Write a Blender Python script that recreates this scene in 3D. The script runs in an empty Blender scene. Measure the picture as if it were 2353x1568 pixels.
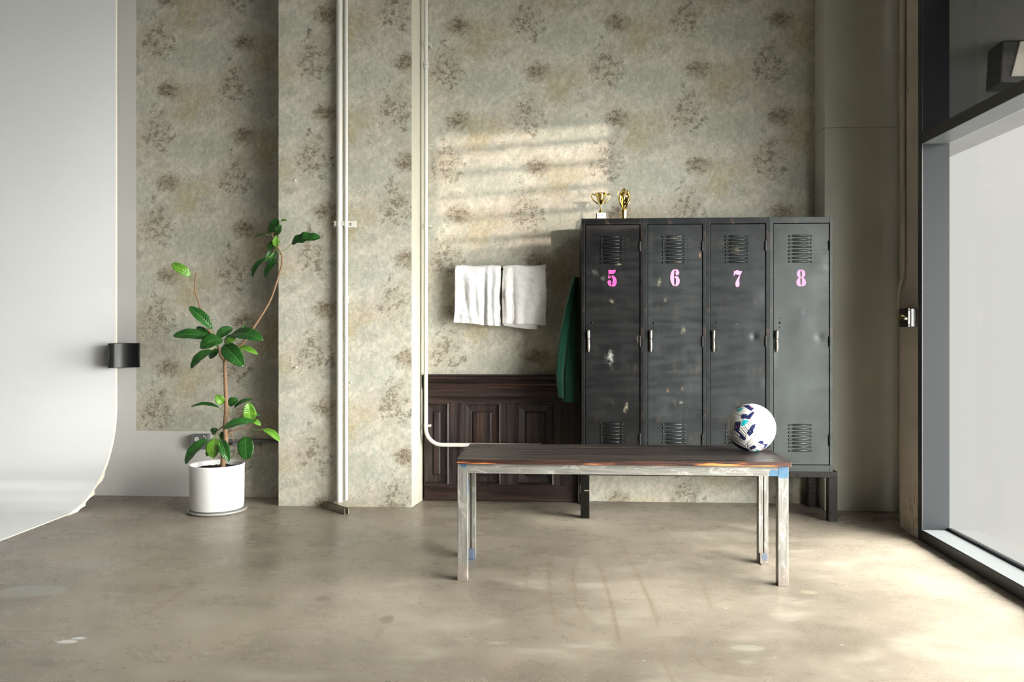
import bpy, bmesh, math, random
from mathutils import Vector, Matrix
random.seed(7)
SC = bpy.context.scene
COL = SC.collection
R_ = math.radians
PI = math.pi

# ------------------------------------------------------------------ camera, world, sun, exposure
CAMH, FPX, HX, HY, YAW = 1.16, 1900.0, 1176.5, 750.0, R_(3.2)
cam = bpy.data.cameras.new('camera'); camo = bpy.data.objects.new('camera', cam); COL.objects.link(camo)
cam.sensor_width = 36; cam.lens = 36 * FPX / 2353
cam.shift_y = -(784 - HY) / 2353
cam.clip_start = .05
camo.location = (0, 0, CAMH); camo.rotation_euler = (PI / 2, 0, YAW)
SC.camera = camo
SC.view_settings.view_transform = 'Standard'; SC.view_settings.look = 'None'
SC.view_settings.gamma = 1; SC.view_settings.use_curve_mapping = False
SC.view_settings.exposure = 0.36
SC.cycles.max_bounces = 8; SC.cycles.diffuse_bounces = 4; SC.cycles.glossy_bounces = 3
SC.cycles.use_adaptive_sampling = True; SC.cycles.adaptive_threshold = .08; SC.cycles.use_light_tree = False
SC.cycles.transparent_max_bounces = 12
SC.cycles.sample_clamp_indirect = 6
SC.cycles.caustics_reflective = False; SC.cycles.caustics_refractive = False

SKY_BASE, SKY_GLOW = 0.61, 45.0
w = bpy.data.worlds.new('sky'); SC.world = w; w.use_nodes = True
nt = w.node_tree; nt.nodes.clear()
tc = nt.nodes.new('ShaderNodeTexCoord')
dp = nt.nodes.new('ShaderNodeVectorMath'); dp.operation = 'DOT_PRODUCT'
nt.links.new(tc.outputs['Generated'], dp.inputs[0])
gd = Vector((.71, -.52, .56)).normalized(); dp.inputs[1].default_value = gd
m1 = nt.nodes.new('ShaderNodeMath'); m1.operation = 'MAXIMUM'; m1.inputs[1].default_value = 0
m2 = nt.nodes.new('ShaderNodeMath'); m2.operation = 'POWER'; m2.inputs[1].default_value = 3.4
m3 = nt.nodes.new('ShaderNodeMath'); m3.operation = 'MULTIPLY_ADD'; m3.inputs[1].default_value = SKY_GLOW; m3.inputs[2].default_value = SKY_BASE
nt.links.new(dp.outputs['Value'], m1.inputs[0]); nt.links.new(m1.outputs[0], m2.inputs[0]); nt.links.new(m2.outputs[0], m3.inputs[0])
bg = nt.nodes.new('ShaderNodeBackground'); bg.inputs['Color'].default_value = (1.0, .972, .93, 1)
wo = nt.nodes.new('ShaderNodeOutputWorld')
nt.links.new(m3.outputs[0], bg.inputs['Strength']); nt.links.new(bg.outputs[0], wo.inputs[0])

sl = bpy.data.lights.new('sun', 'SUN'); sl.energy = 2.6; sl.angle = R_(.45); sl.color = (1.0, .83, .73)
so = bpy.data.objects.new('sun', sl); COL.objects.link(so)
so.rotation_euler = Vector((-.37, 1.0, -.025)).to_track_quat('-Z', 'Y').to_euler()
so.location = (6, -10, 3)

# ------------------------------------------------------------------ measuring helpers
def ray(px, py):
    u = (px - HX) / FPX; v = (HY - py) / FPX
    return Vector((-math.sin(YAW) + math.cos(YAW) * u, math.cos(YAW) + math.sin(YAW) * u, v))
def at(px, py, Y):
    d = ray(px, py); t = Y / d.y
    return Vector((d.x * t, Y, CAMH + d.z * t))
def onfloor(px, py):
    d = ray(px, py); t = -CAMH / d.z
    return Vector((d.x * t, d.y * t, 0))
def onx(px, py, X):
    d = ray(px, py); t = X / d.x
    return Vector((X, d.y * t, CAMH + d.z * t))

# ------------------------------------------------------------------ node helper
class E:
    def __init__(s, t, k): s.t, s.k = t, k
    def __add__(s, o): return M(s.t, 'ADD', s, o)
    __radd__ = __add__
    def __sub__(s, o): return M(s.t, 'SUBTRACT', s, o)
    def __rsub__(s, o): return M(s.t, 'SUBTRACT', o, s)
    def __mul__(s, o): return M(s.t, 'MULTIPLY', s, o)
    __rmul__ = __mul__
    def __truediv__(s, o): return M(s.t, 'DIVIDE', s, o)
def put(t, sock, v):
    if isinstance(v, E): t.links.new(v.k, sock)
    elif isinstance(v, (tuple, list)) and len(v) == 3 and sock.type == 'RGBA': sock.default_value = (*v, 1)
    else: sock.default_value = v
def M(t, op, *a):
    n = t.nodes.new('ShaderNodeMath'); n.operation = op
    for i, x in enumerate(a): put(t, n.inputs[i], x)
    return E(t, n.outputs[0])
def smooth(t, x, a, b, lo=0.0, hi=1.0):
    n = t.nodes.new('ShaderNodeMapRange'); n.interpolation_type = 'SMOOTHSTEP'
    put(t, n.inputs[0], x)
    for i, v in enumerate((a, b, lo, hi)): n.inputs[i + 1].default_value = v
    return E(t, n.outputs[0])
def noise(t, vec, scale, detail=4, rough=.55, w=None, dist=0):
    n = t.nodes.new('ShaderNodeTexNoise'); n.noise_dimensions = '4D' if w is not None else '3D'
    put(t, n.inputs['Vector'], vec)
    if w is not None: put(t, n.inputs['W'], w)
    n.inputs['Scale'].default_value = scale; n.inputs['Detail'].default_value = detail
    n.inputs['Roughness'].default_value = rough; n.inputs['Distortion'].default_value = dist
    return E(t, n.outputs[0])
def comb(t, x, y, z):
    n = t.nodes.new('ShaderNodeCombineXYZ')
    for i, v in enumerate((x, y, z)): put(t, n.inputs[i], v)
    return E(t, n.outputs[0])
def objco(t, scale=(1, 1, 1), loc=(0, 0, 0)):
    c = t.nodes.new('ShaderNodeTexCoord'); mp = t.nodes.new('ShaderNodeMapping')
    t.links.new(c.outputs['Object'], mp.inputs[0]); mp.inputs['Scale'].default_value = scale; mp.inputs['Location'].default_value = loc
    return E(t, mp.outputs[0])
def worldpos(t):
    g = t.nodes.new('ShaderNodeNewGeometry'); return E(t, g.outputs['Position'])
def sep(t, v):
    n = t.nodes.new('ShaderNodeSeparateXYZ'); put(t, n.inputs[0], v)
    return [E(t, o) for o in n.outputs]
def mix(t, f, a, b, mode='MIX'):
    n = t.nodes.new('ShaderNodeMix'); n.data_type = 'RGBA'; n.blend_type = mode
    put(t, n.inputs[0], f); put(t, n.inputs[6], a); put(t, n.inputs[7], b)
    return E(t, n.outputs[2])
def bump(t, h, strength=.3, dist=.002):
    n = t.nodes.new('ShaderNodeBump'); n.inputs['Strength'].default_value = strength; n.inputs['Distance'].default_value = dist
    put(t, n.inputs['Height'], h); return E(t, n.outputs[0])
def newmat(name, col=(.5, .5, .5), rough=.6, metal=0.0, spec=.5):
    m = bpy.data.materials.new(name); m.use_nodes = True; t = m.node_tree
    b = t.nodes['Principled BSDF']
    b.inputs['Base Color'].default_value = (*col, 1); b.inputs['Roughness'].default_value = rough
    b.inputs['Metallic'].default_value = metal; b.inputs['Specular IOR Level'].default_value = spec
    return m, t, b

# ------------------------------------------------------------------ materials
def plaster(name, col, var=.06, rough=.75, bs=.15):
    m, t, b = newmat(name, col, rough)
    p = worldpos(t)
    n1 = noise(t, p, 1.3, 4); n2 = noise(t, p, 60, 3)
    dark = tuple(c * (1 - 2 * var) for c in col)
    put(t, b.inputs['Base Color'], mix(t, smooth(t, n1, .35, .65), dark, col))
    put(t, b.inputs['Normal'], bump(t, n2, bs, .001))
    return m

PU, PV = .53, .632
def wallpaper(name, ou, ov, axis='x'):
    """repeating distressed-plaster print: rolls .53 m wide, half-drop repeat of .632 m"""
    m, t, b = newmat(name, (.4, .38, .32), .62, spec=.35)
    P = worldpos(t); x, y, z = sep(t, P)
    u = (x if axis == 'x' else y) - ou; v = z - ov
    a1 = u * (2 * PI / PU); vs = v - u * (PV * .5 / PU); a2 = vs * (2 * PI / PV)
    r1, r2 = PU / (2 * PI), PV / (2 * PI)
    vec = comb(t, M(t, 'COSINE', a1) * r1, M(t, 'SINE', a1) * r1, M(t, 'COSINE', a2) * r2)
    W = M(t, 'SINE', a2) * r2
    nA = noise(t, vec, 9, 4, .6, W); nB = noise(t, vec, 26, 4, .65, W)
    nF = noise(t, comb(t, x * 55, y * 55, z * 38), 1.0, 4, .75)          # fine grain
    nS = noise(t, comb(t, x * 95, y * 95, z * 130), 1.0, 5, .78, dist=.5)
    nC = noise(t, comb(t, x * 22, y * 22, z * 26), 1.0, 4, .72)
    nW = noise(t, comb(t, x * 6, y * 6, z * 9), 1.0, 3, .65)
    def blob(a, bb, ru, rv, amp=.9, lo=.0, hi=.45):
        du = u - a; i = M(t, 'ROUND', du / PU); du = du - i * PU
        dv = v - bb - i * (PV * .5); dv = dv - M(t, 'ROUND', dv / PV) * PV
        d = M(t, 'SQRT', (du / ru) * (du / ru) + (dv / rv) * (dv / rv))
        return smooth(t, 1.0 - d + (nA - .5) * amp * 2.0 + (nB - .5) * amp * 1.9, lo, hi)
    base = mix(t, smooth(t, nA, .40, .60), (.415, .40, .335), (.57, .548, .475))
    base = mix(t, smooth(t, nW, .40, .62) * .35, base, (.52, .47, .39))
    base = mix(t, blob(.17, -.40, .23, .12, 1.0, .0, .35) * .62, base, (.385, .40, .335))
    base = mix(t, blob(-.17, -.08, .14, .12, 1.0, .0, .35) * .40, base, (.425, .44, .38))
    base = mix(t, blob(.17, -.06, .19, .10, 1.2, .0, .30) * .50, base, (.375, .32, .195))
    base = mix(t, blob(.10, -.16, .13, .07, 1.2, .0, .30) * .50, base, (.36, .305, .185))
    base = mix(t, blob(-.20, -.30, .15, .09, 1.0, .0, .35) * .40, base, (.43, .37, .31))
    base = mix(t, blob(.27, -.175, .08, .05, 1.1) * .5 * smooth(t, nC, .40, .58), base, (.20, .21, .175))
    base = mix(t, smooth(t, nC, .52, .66) * .45, base, (.68, .655, .575))
    m1_ = blob(-.01, 0, .10, .085, .6, -.2, 1.0); m2_ = blob(-.085, -.285, .115, .165, .9, -.2, 1.0)
    base = mix(t, m1_ * .6, base, (.24, .19, .125)); base = mix(t, m2_ * .30, base, (.29, .25, .17))
    g1 = m1_ * smooth(t, nS + (nC - .5) * .8, .44, .60)
    g2 = smooth(t, m2_, 0, .35) * smooth(t, nS + (nC - .5) * 1.4 + m2_ * .06, .545, .625)
    g3 = smooth(t, nS + (nC - .5) * 1.4 + (nA - .5) * .6, .66, .78)
    base = mix(t, g1 * .92, base, (.10, .07, .045))
    base = mix(t, g2 * .65, base, (.105, .08, .05))
    base = mix(t, g3 * .5, base, (.17, .14, .10))
    base = mix(t, smooth(t, nF, .3, .7), mix(t, 1.0, base, (.80, .80, .79), 'MULTIPLY'), mix(t, 1.0, base, (1.10, 1.10, 1.09), 'MULTIPLY'))
    put(t, b.inputs['Base Color'], base)
    put(t, b.inputs['Normal'], bump(t, nF, .2, .001))
    return m

def floor_mat():
    m, t, b = newmat('stained_concrete', (.4, .36, .3), .4)
    P = worldpos(t); x, y, z = sep(t, P)
    nL = noise(t, P, .8, 5, .6); nM = noise(t, comb(t, x * 2.6, y * 4.2, 0), 1.0, 6, .68)
    nH = noise(t, comb(t, x * 16, y * 28, 0), 1.0, 6, .72); nD = noise(t, P, 90, 4, .7)
    c = mix(t, smooth(t, nL, .35, .65), (.185, .158, .124), (.325, .282, .226))
    c = mix(t, smooth(t, nM, .50, .72) * .6, c, (.42, .385, .32))
    c = mix(t, smooth(t, nM, .46, .28) * .45, c, (.235, .205, .16))
    c = mix(t, smooth(t, nH + (nM - .5) * .5, .60, .80) * .45, c, (.20, .17, .13))
    c = mix(t, smooth(t, noise(t, P, 2.4, 5, .7), .60, .68) * .35, c, (.27, .215, .15))
    # spots and chips
    nP = noise(t, comb(t, x * 8, y * 11, 3), 1.0, 3, .6)
    c = mix(t, smooth(t, nP, .715, .745) * .7, c, (.16, .14, .11))
    nQ = noise(t, comb(t, x * 15, y * 24, 8), 1.0, 5, .65)
    c = mix(t, smooth(t, nQ, .68, .71) * .85, c, (.66, .63, .58))
    # pale patch bottom left
    def spot(px, py, rx, ry, col, amt, hard=.25):
        nonlocal c
        o = onfloor(px, py)
        d = M(t, 'SQRT', ((x - o.x) / rx) * ((x - o.x) / rx) + ((y - o.y) / ry) * ((y - o.y) / ry))
        c = mix(t, smooth(t, 1.0 - d + (nM - .5) * .9 + (nD - .5) * .25, 0.0, hard) * amt, c, col)
    spot(78, 1358, .15, .085, (.34, .345, .31), .7, .2)
    spot(765, 1342, .04, .03, (.17, .15, .12), .6)
    spot(742, 1376, .045, .03, (.15, .13, .10), .75)
    spot(712, 1408, .035, .02, (.2, .18, .15), .7)
    spot(835, 1477, .04, .03, (.2, .18, .15), .7)
    spot(888, 1425, .03, .05, (.17, .14, .10), .8)
    spot(870, 1455, .018, .07, (.2, .17, .12), .6)
    spot(490, 1284, .09, .02, (.12, .10, .08), .6)
    spot(1140, 1478, .05, .02, (.5, .47, .4), .35, .6); spot(1320, 1485, .07, .02, (.42, .4, .34), .4, .6)
    spot(1720, 1490, .07, .03, (.35, .33, .28), .6); spot(1860, 1362, .04, .03, (.33, .28, .2), .6)
    spot(150, 1475, .05, .02, (.75, .73, .7), .8); spot(180, 1467, .035, .015, (.7, .72, .7), .8)
    spot(105, 1525, .05, .03, (.14, .12, .1), .6); spot(1300, 1200, .2, .1, (.5, .44, .34), .4)  # last spot paints the pool of light behind the bench into the colour
    # curved scuff tracks
    def arc(p0, p1, p2, wd, amt, col=(.20, .155, .10)):
        nonlocal c
        a, b_, d_ = (onfloor(*q) for q in (p0, p1, p2))
        D = 2 * (a.x * (b_.y - d_.y) + b_.x * (d_.y - a.y) + d_.x * (a.y - b_.y))
        sq = lambda q: q.x ** 2 + q.y ** 2
        ux = (sq(a) * (b_.y - d_.y) + sq(b_) * (d_.y - a.y) + sq(d_) * (a.y - b_.y)) / D
        uy = (sq(a) * (d_.x - b_.x) + sq(b_) * (a.x - d_.x) + sq(d_) * (b_.x - a.x)) / D
        rad = math.hypot(a.x - ux, a.y - uy)
        r = M(t, 'SQRT', (x - ux) * (x - ux) + (y - uy) * (y - uy))
        f = smooth(t, M(t, 'ABSOLUTE', r - rad + (nM - .5) * .02), wd, wd * .25)
        mx, my = (a.x + d_.x) / 2, (a.y + d_.y) / 2; hl = math.hypot(a.x - d_.x, a.y - d_.y) / 2 + .02
        e = M(t, 'SQRT', (x - mx) * (x - mx) + (y - my) * (y - my))
        f = f * smooth(t, e, hl, hl * .85) * smooth(t, nH + nL * .3, .42, .70)
        c = mix(t, f * amt, c, col)
    for q in (((1212, 1300), (1208, 1330), (1212, 1370)), ((1268, 1270), (1262, 1340), (1280, 1440)),
              ((1325, 1280), (1318, 1340), (1345, 1425)), ((1370, 1285), (1400, 1370), (1424, 1480)),
              ((1420, 1240), (1470, 1330), (1515, 1440)), ((1522, 1475), (1528, 1530), (1545, 1566)),
              ((1590, 1500), (1680, 1550), (1765, 1550)), ((1605, 1330), (1628, 1380), (1635, 1400)),
              ((440, 1330), (280, 1430), (60, 1490)), ((400, 1350), (300, 1372), (180, 1380)),
              ((370, 1275), (310, 1310), (240, 1345)), ((250, 1437), (120, 1450), (0, 1452))):
        arc(*q, .013, .6)
    put(t, b.inputs['Base Color'], c)
    put(t, b.inputs['Roughness'], smooth(t, nM + (nD - .5) * .3, .3, .7, .20, .42))
    put(t, b.inputs['Normal'], bump(t, nM * .6 + nD * .25, .12, .004))
    return m

def scuffed_metal(name, col, rough=.33, marks=(), metal=.0, wear=.4, vscr=True, rust=0.0):
    m, t, b = newmat(name, col, rough, metal, .25 if col[0] < .02 else .38)
    p = objco(t); x, y, z = sep(t, p)
    n1 = noise(t, p, 5, 4); n2 = noise(t, comb(t, x * 30, y * 30, z * 9), 1.0, 5, .65); n3 = noise(t, p, 60, 4, .7)
    n4 = noise(t, comb(t, x * 4, y * 4, z * 26), 1.0, 4, .6)
    c = mix(t, smooth(t, n1, .3, .7), tuple(q * .78 for q in col), tuple(q * 1.2 for q in col))
    c = mix(t, smooth(t, n2, .66, .80) * wear, c, (.30, .30, .28))
    if rust: c = mix(t, smooth(t, n2 + (n3 - .5) * .5, .58, .74) * rust, c, (.20, .085, .045))
    for (mx, mz, rx, rz, mc, amt) in marks:
        d = M(t, 'SQRT', ((x - mx) / rx) * ((x - mx) / rx) + ((z - mz) / rz) * ((z - mz) / rz))
        f = smooth(t, 1.0 - d + (n3 - .5) * 2.6 + (n2 - .5) * 2.4, .1, 1.5) * amt
        c = mix(t, f, c, mc)
    put(t, b.inputs['Base Color'], c)
    put(t, b.inputs['Roughness'], smooth(t, n4 + (n2 - .5) * .4, .3, .7, rough - .07, rough + .10))
    put(t, b.inputs['Normal'], bump(t, n1 * .8 + n2 * .12, .22, .006))
    return m

def wood_mat(name, dark, light, hot, axis=0, hotamt=.3, rough=.55, scale=1.0):
    m, t, b = newmat(name, dark, rough, spec=.4)
    p = objco(t); c = sep(t, p)
    s = [42 * scale] * 3; s[axis] = 1.7 * scale
    g = noise(t, comb(t, *(c[i] * s[i] for i in range(3))), 1.0, 6, .65, dist=.4)
    s2 = [17 * scale] * 3; s2[axis] = 1.1 * scale
    g2 = noise(t, comb(t, *(c[i] * s2[i] + 5.3 for i in range(3))), 1.0, 5, .6)
    sp = noise(t, p, 210, 1)
    k = mix(t, smooth(t, g, .38, .66), dark, light)
    k = mix(t, smooth(t, g2, .56, .68) * hotamt, k, hot)
    k = mix(t, smooth(t, sp, .81, .84) * .7, k, (.7, .68, .62))
    put(t, b.inputs['Base Color'], k)
    put(t, b.inputs['Roughness'], smooth(t, g, .3, .7, rough - .12, rough + .12))
    put(t, b.inputs['Normal'], bump(t, g, .5, .0015))
    return m

def weathered_paint(name, axis=2, blue=()):
    m, t, b = newmat(name, (.3, .3, .27), .5, .0, .5)
    p = worldpos(t); c = sep(t, p)
    s = [95] * 3; s[axis] = 5
    g = noise(t, comb(t, *(c[i] * s[i] for i in range(3))), 1.0, 5, .65, dist=.5)
    n = noise(t, comb(t, *(c[i] * (28 if i != axis else 9) for i in range(3))), 1.0, 6, .7, dist=.8); f = noise(t, p, 260, 3, .7)
    k = mix(t, smooth(t, g, .35, .65), (.125, .122, .108), (.215, .21, .19))
    k = mix(t, smooth(t, n + (f - .5) * .3, .55, .585) * .6, k, (.37, .355, .325))
    k = mix(t, smooth(t, g + (f - .5) * .3, .72, .78) * .8, k, (.10, .08, .065))
    for (bx, by, bz, r) in blue:
        d = M(t, 'SQRT', (c[0] - bx) * (c[0] - bx) + (c[1] - by) * (c[1] - by) + (c[2] - bz) * (c[2] - bz))
        k = mix(t, smooth(t, 1.0 - d / r + (n - .5) * 1.6, .05, .25) * .9, k, (.025, .10, .19))
    # rust near the feet
    k = mix(t, smooth(t, .10 - c[2] + (n - .5) * .12, 0, .05) * .30, k, (.20, .12, .09))
    put(t, b.inputs['Base Color'], k)
    put(t, b.inputs['Normal'], bump(t, g + n, .35, .0015))
    return m

def fabric(name, col, rough=.9, sc=420, bs=.5, big=0.0):
    m, t, b = newmat(name, col, rough, spec=.15)
    p = objco(t); n = noise(t, p, sc, 3, .7); n2 = noise(t, p, 14, 3)
    b.inputs['Sheen Weight'].default_value = .25
    put(t, b.inputs['Base Color'], mix(t, n2, tuple(c * .93 for c in col), col))
    put(t, b.inputs['Normal'], bump(t, n + n2 * big, bs, .002))
    return m

def glass_mat(name, tint, refl=1.0):
    m = bpy.data.materials.new(name); m.use_nodes = True; t = m.node_tree; t.nodes.clear()
    o = t.nodes.new('ShaderNodeOutputMaterial'); tr = t.nodes.new('ShaderNodeBsdfTransparent'); gl = t.nodes.new('ShaderNodeBsdfGlossy')
    mx = t.nodes.new('ShaderNodeMixShader'); lw = t.nodes.new('ShaderNodeLayerWeight')
    f5 = M(t, 'POWER', E(t, lw.outputs['Facing']), 5.0) * .6 + .025
    gl.inputs['Roughness'].default_value = .02; gl.inputs['Color'].default_value = (refl,) * 3 + (1,)
    tr.inputs[0].default_value = (*tint, 1)
    put(t, mx.inputs[0], f5); t.links.new(tr.outputs[0], mx.inputs[1]); t.links.new(gl.outputs[0], mx.inputs[2]); t.links.new(mx.outputs[0], o.inputs[0])
    return m

MW = plaster('white_wall_paint', (.62, .61, .59), .02)
MCY = plaster('cyclorama_paint', (.56, .568, .572), .01, .6, .05)
MCYE = plaster('raw_board_edge', (.80, .74, .64), .05)
MCOLP = plaster('aged_column_paint', (.56, .56, .49), .05)
MJAMB = plaster('jamb_paint', (.42, .37, .31), .12)
MPLAS = plaster('column_side_plaster', (.52, .495, .41), .06)
MCEIL = plaster('ceiling_paint', (.42, .42, .41), .02)
MROOM = plaster('room_wall_paint', (.50, .49, .46), .02)
MEXT = plaster('outside_stucco', (.30, .30, .29), .05)
MSUNBLK = plaster('sun_blocker_paint', (.45, .45, .44), .05)
pz = at(1055, 59, 5.5); MPB = wallpaper('distressed_paper_back', pz.x, pz.z)
pz = at(938, 143, 5.246); MPC = wallpaper('distressed_paper_column', pz.x, pz.z)
pz = at(389, 207, 5.5); MPL = wallpaper('distressed_paper_bay', pz.x, pz.z)
MFL = floor_mat()
MBLK = newmat('black_window_frame', (.012, .013, .016), .38)[0]
MFRG = newmat('grey_window_reveal', (.016, .018, .020), .5, .0, .12)[0]
MSILL = newmat('pale_grey_sill', (.20, .215, .22), .40, .2)[0]
MGLASS = glass_mat('clear_glass', (.97, .98, .97))
MGLASST = glass_mat('smoked_glass', (.36, .37, .36), .6)
MPIPE = plaster('white_pipe_paint', (.62, .61, .57), .02, .35, .03)
MBRK = newmat('bracket_paint', (.66, .65, .58), .5)[0]
MSTRUT = scuffed_metal('dull_strut_steel', (.26, .24, .18), .45, (), .5)
MDARKM = newmat('dark_bolt_steel', (.05, .045, .04), .5, .6)[0]
MPOT = newmat('white_ceramic', (.80, .80, .79), .28)[0]
MSAUC = newmat('grey_saucer_plastic', (.42, .41, .39), .45)[0]
MBLKP = newmat('glossy_black_plastic', (.006, .006, .007), .28, 0, .3)[0]
MGREYP = newmat('grey_outlet_box', (.13, .135, .14), .5)[0]
MWHP = newmat('white_plastic', (.72, .70, .66), .4)[0]
MSTEEL = newmat('galvanised_steel', (.62, .64, .64), .30, .9)[0]
MBRASS = newmat('aged_brass', (.50, .42, .20), .35, .9)[0]
MNICK = newmat('worn_nickel', (.62, .58, .50), .32, .95)[0]
MGOLD = newmat('polished_gold', (.86, .66, .24), .13, 1.0)[0]
MPLQ = newmat('white_marble', (.74, .75, .80), .35)[0]
MHOT = newmat('hot_pink_paint', (.86, .055, .28), .5)[0]
MPINK = newmat('light_pink_paint', (.86, .22, .42), .5)[0]

# ------------------------------------------------------------------ mesh helpers
ORG = {}
def box(bm, x0, x1, y0, y1, z0, z1, mi=0):
    v = [bm.verts.new((x, y, z)) for z in (z0, z1) for y in (y0, y1) for x in (x0, x1)]
    fs = [(0, 2, 3, 1), (4, 5, 7, 6), (0, 1, 5, 4), (2, 6, 7, 3), (0, 4, 6, 2), (1, 3, 7, 5)]
    out = []
    for f in fs:
        q = bm.faces.new([v[i] for i in f]); q.material_index = mi; out.append(q)
    return v
def tube(bm, pts, rad, seg=10, cap=True):
    pts = [Vector(p) for p in pts]; n = len(pts)
    if not isinstance(rad, (list, tuple)): rad = [rad] * n
    rings = []; up = Vector((0, 0, 1)); prev = None
    for i, p in enumerate(pts):
        d = (pts[min(i + 1, n - 1)] - pts[max(i - 1, 0)]).normalized()
        if prev is None:
            a = d.cross(up)
            if a.length < 1e-3: a = d.cross(Vector((1, 0, 0)))
        else: a = prev - d * prev.dot(d)
        a.normalize(); prev = a; b = d.cross(a)
        rings.append([bm.verts.new(p + (a * math.cos(2 * PI * k / seg) + b * math.sin(2 * PI * k / seg)) * rad[i]) for k in range(seg)])
    for i in range(n - 1):
        for k in range(seg):
            bm.faces.new((rings[i][k], rings[i][(k + 1) % seg], rings[i + 1][(k + 1) % seg], rings[i + 1][k]))
    if cap: bm.faces.new(rings[0][::-1]); bm.faces.new(rings[-1])
def catmull(pts, sub=6):
    pts = [Vector(p) for p in pts]; out = []
    for i in range(len(pts) - 1):
        p0 = pts[max(i - 1, 0)]; p1 = pts[i]; p2 = pts[i + 1]; p3 = pts[min(i + 2, len(pts) - 1)]
        for k in range(sub):
            s = k / sub
            out.append(.5 * ((2 * p1) + (p2 - p0) * s + (2 * p0 - 5 * p1 + 4 * p2 - p3) * s * s + (3 * p1 - p0 - 3 * p2 + p3) * s ** 3))
    out.append(pts[-1]); return out
def lathe(bm, prof, c, seg=48, mi=0):
    rings = []
    for r, z in prof:
        if r < 1e-5: rings.append([bm.verts.new((c[0], c[1], z))])
        else: rings.append([bm.verts.new((c[0] + r * math.cos(2 * PI * k / seg), c[1] + r * math.sin(2 * PI * k / seg), z)) for k in range(seg)])
    for a, b in zip(rings, rings[1:]):
        for k in range(seg):
            k2 = (k + 1) % seg
            if len(a) == 1 and len(b) == 1: continue
            if len(a) == 1: f = bm.faces.new((a[0], b[k2], b[k]))
            elif len(b) == 1: f = bm.faces.new((a[k], a[k2], b[0]))
            else: f = bm.faces.new((a[k], a[k2], b[k2], b[k]))
            f.material_index = mi
def ball(bm, c, r, sx=1, sy=1, sz=1, u=14, v=10):
    mt = Matrix.Translation(c) @ Matrix.Diagonal((sx, sy, sz, 1))
    bmesh.ops.create_uvsphere(bm, u_segments=u, v_segments=v, radius=r, matrix=mt)
def cyl(bm, p0, p1, r, seg=16): tube(bm, [p0, p1], r, seg)
def plate(bm, poly3, thick_vec):
    """extrude a flat outline (list of 3-D points) by a vector, both caps triangulated"""
    from mathutils.geometry import tessellate_polygon
    a = [bm.verts.new(p) for p in poly3]; b = [bm.verts.new(Vector(p) + Vector(thick_vec)) for p in poly3]
    tri = tessellate_polygon([[Vector(p) for p in poly3]])
    for q in tri:
        bm.faces.new([a[i] for i in q]); bm.faces.new([b[i] for i in reversed(q)])
    n = len(a)
    for i in range(n): bm.faces.new((a[i], b[i], b[(i + 1) % n], a[(i + 1) % n]))
def obj(name, bm, mat, parent=None, sm=False, bev=0.0, label=None, fixn=True):
    o0 = Vector((0, 0, 0))
    if parent is not None: o0 = ORG[parent.name]
    if fixn: bmesh.ops.recalc_face_normals(bm, faces=bm.faces)
    bmesh.ops.translate(bm, verts=bm.verts, vec=-o0)
    me = bpy.data.meshes.new(name); bm.to_mesh(me); bm.free()
    for m in (mat if isinstance(mat, list) else [mat]): me.materials.append(m)
    if sm:
        for p in me.polygons: p.use_smooth = True
    o = bpy.data.objects.new(name, me); COL.objects.link(o)
    if parent is not None: o.parent = parent
    ORG[o.name] = o0
    if bev:
        md = o.modifiers.new('bevel', 'BEVEL'); md.width = bev; md.segments = 2; md.limit_method = 'ANGLE'; md.angle_limit = R_(40)
    if sm and not bev:
        pass
    if label: o['label'] = label
    return o
def thing(name, label, cat, loc, group=None):
    o = bpy.data.objects.new(name, None); COL.objects.link(o); o.location = loc; o.empty_display_size = .1
    o['label'] = label; o['category'] = cat
    if group: o['group'] = group
    ORG[o.name] = Vector(loc); return o
def tag(o, label, cat, group=None):
    o['label'] = label; o['category'] = cat
    if group: o['group'] = group
    return o
def struct(name, bm, mat, parent=None, **k):
    o = obj(name, bm, mat, parent, **k)
    if parent is None: o['kind'] = 'structure'
    return o
def autosmooth(o, ang=35):
    me = o.data
    for p in me.polygons: p.use_smooth = True
    b = bmesh.new(); b.from_mesh(me)
    for e in b.edges:
        if len(e.link_faces) == 2 and e.calc_face_angle(0) > R_(ang): e.smooth = False
    b.to_mesh(me); b.free(); return o

# ------------------------------------------------------------------ the setting
WY = 5.5                      # back wall plane
XL, XR, YF, ZC = -7.0, 2.11, -6.0, 4.0
bm = bmesh.new(); box(bm, XL, XR, YF, WY + .2, -.12, 0); box(bm, XR, 2.18, 4.80, WY + .2, -.12, 0); struct('floor', bm, MFL)
bm = bmesh.new(); box(bm, XL, XR + .09, YF, WY + .2, ZC, ZC + .1); struct('ceiling', bm, MCEIL)
xa = at(313, 900, WY).x; xb = at(490, 900, WY).x; za = at(400, 991, WY).z
bm = bmesh.new()
def wq(x0, x1, z0, z1, mi): box(bm, x0, x1, WY, WY + .2, z0, z1, mi)
wq(XL, xa, 0, ZC, 0); wq(xa, xb, 0, za, 0); wq(xa, xb, za, ZC, 1); wq(xb, -1.78, 0, ZC, 1); wq(-1.78, 2.2, 0, ZC, 2)
struct('wall_back', bm, [MW, MPL, MPB])
# wallpapered pier
bm = bmesh.new()
c4 = [(-1.803, 5.246), (-.936, 5.246), (-.899, 5.5), (-1.803, 5.5)]
lo = [bm.verts.new((x, y, 0)) for x, y in c4]; hi = [bm.verts.new((x, y, ZC)) for x, y in c4]
for i in range(4):
    f = bm.faces.new((lo[i], lo[(i + 1) % 4], hi[(i + 1) % 4], hi[i])); f.material_index = 1 if i == 1 else 0
bm.faces.new(lo[::-1]); bm.faces.new(hi)
struct('wall_pier', bm, [MPC, MPLAS])
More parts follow.
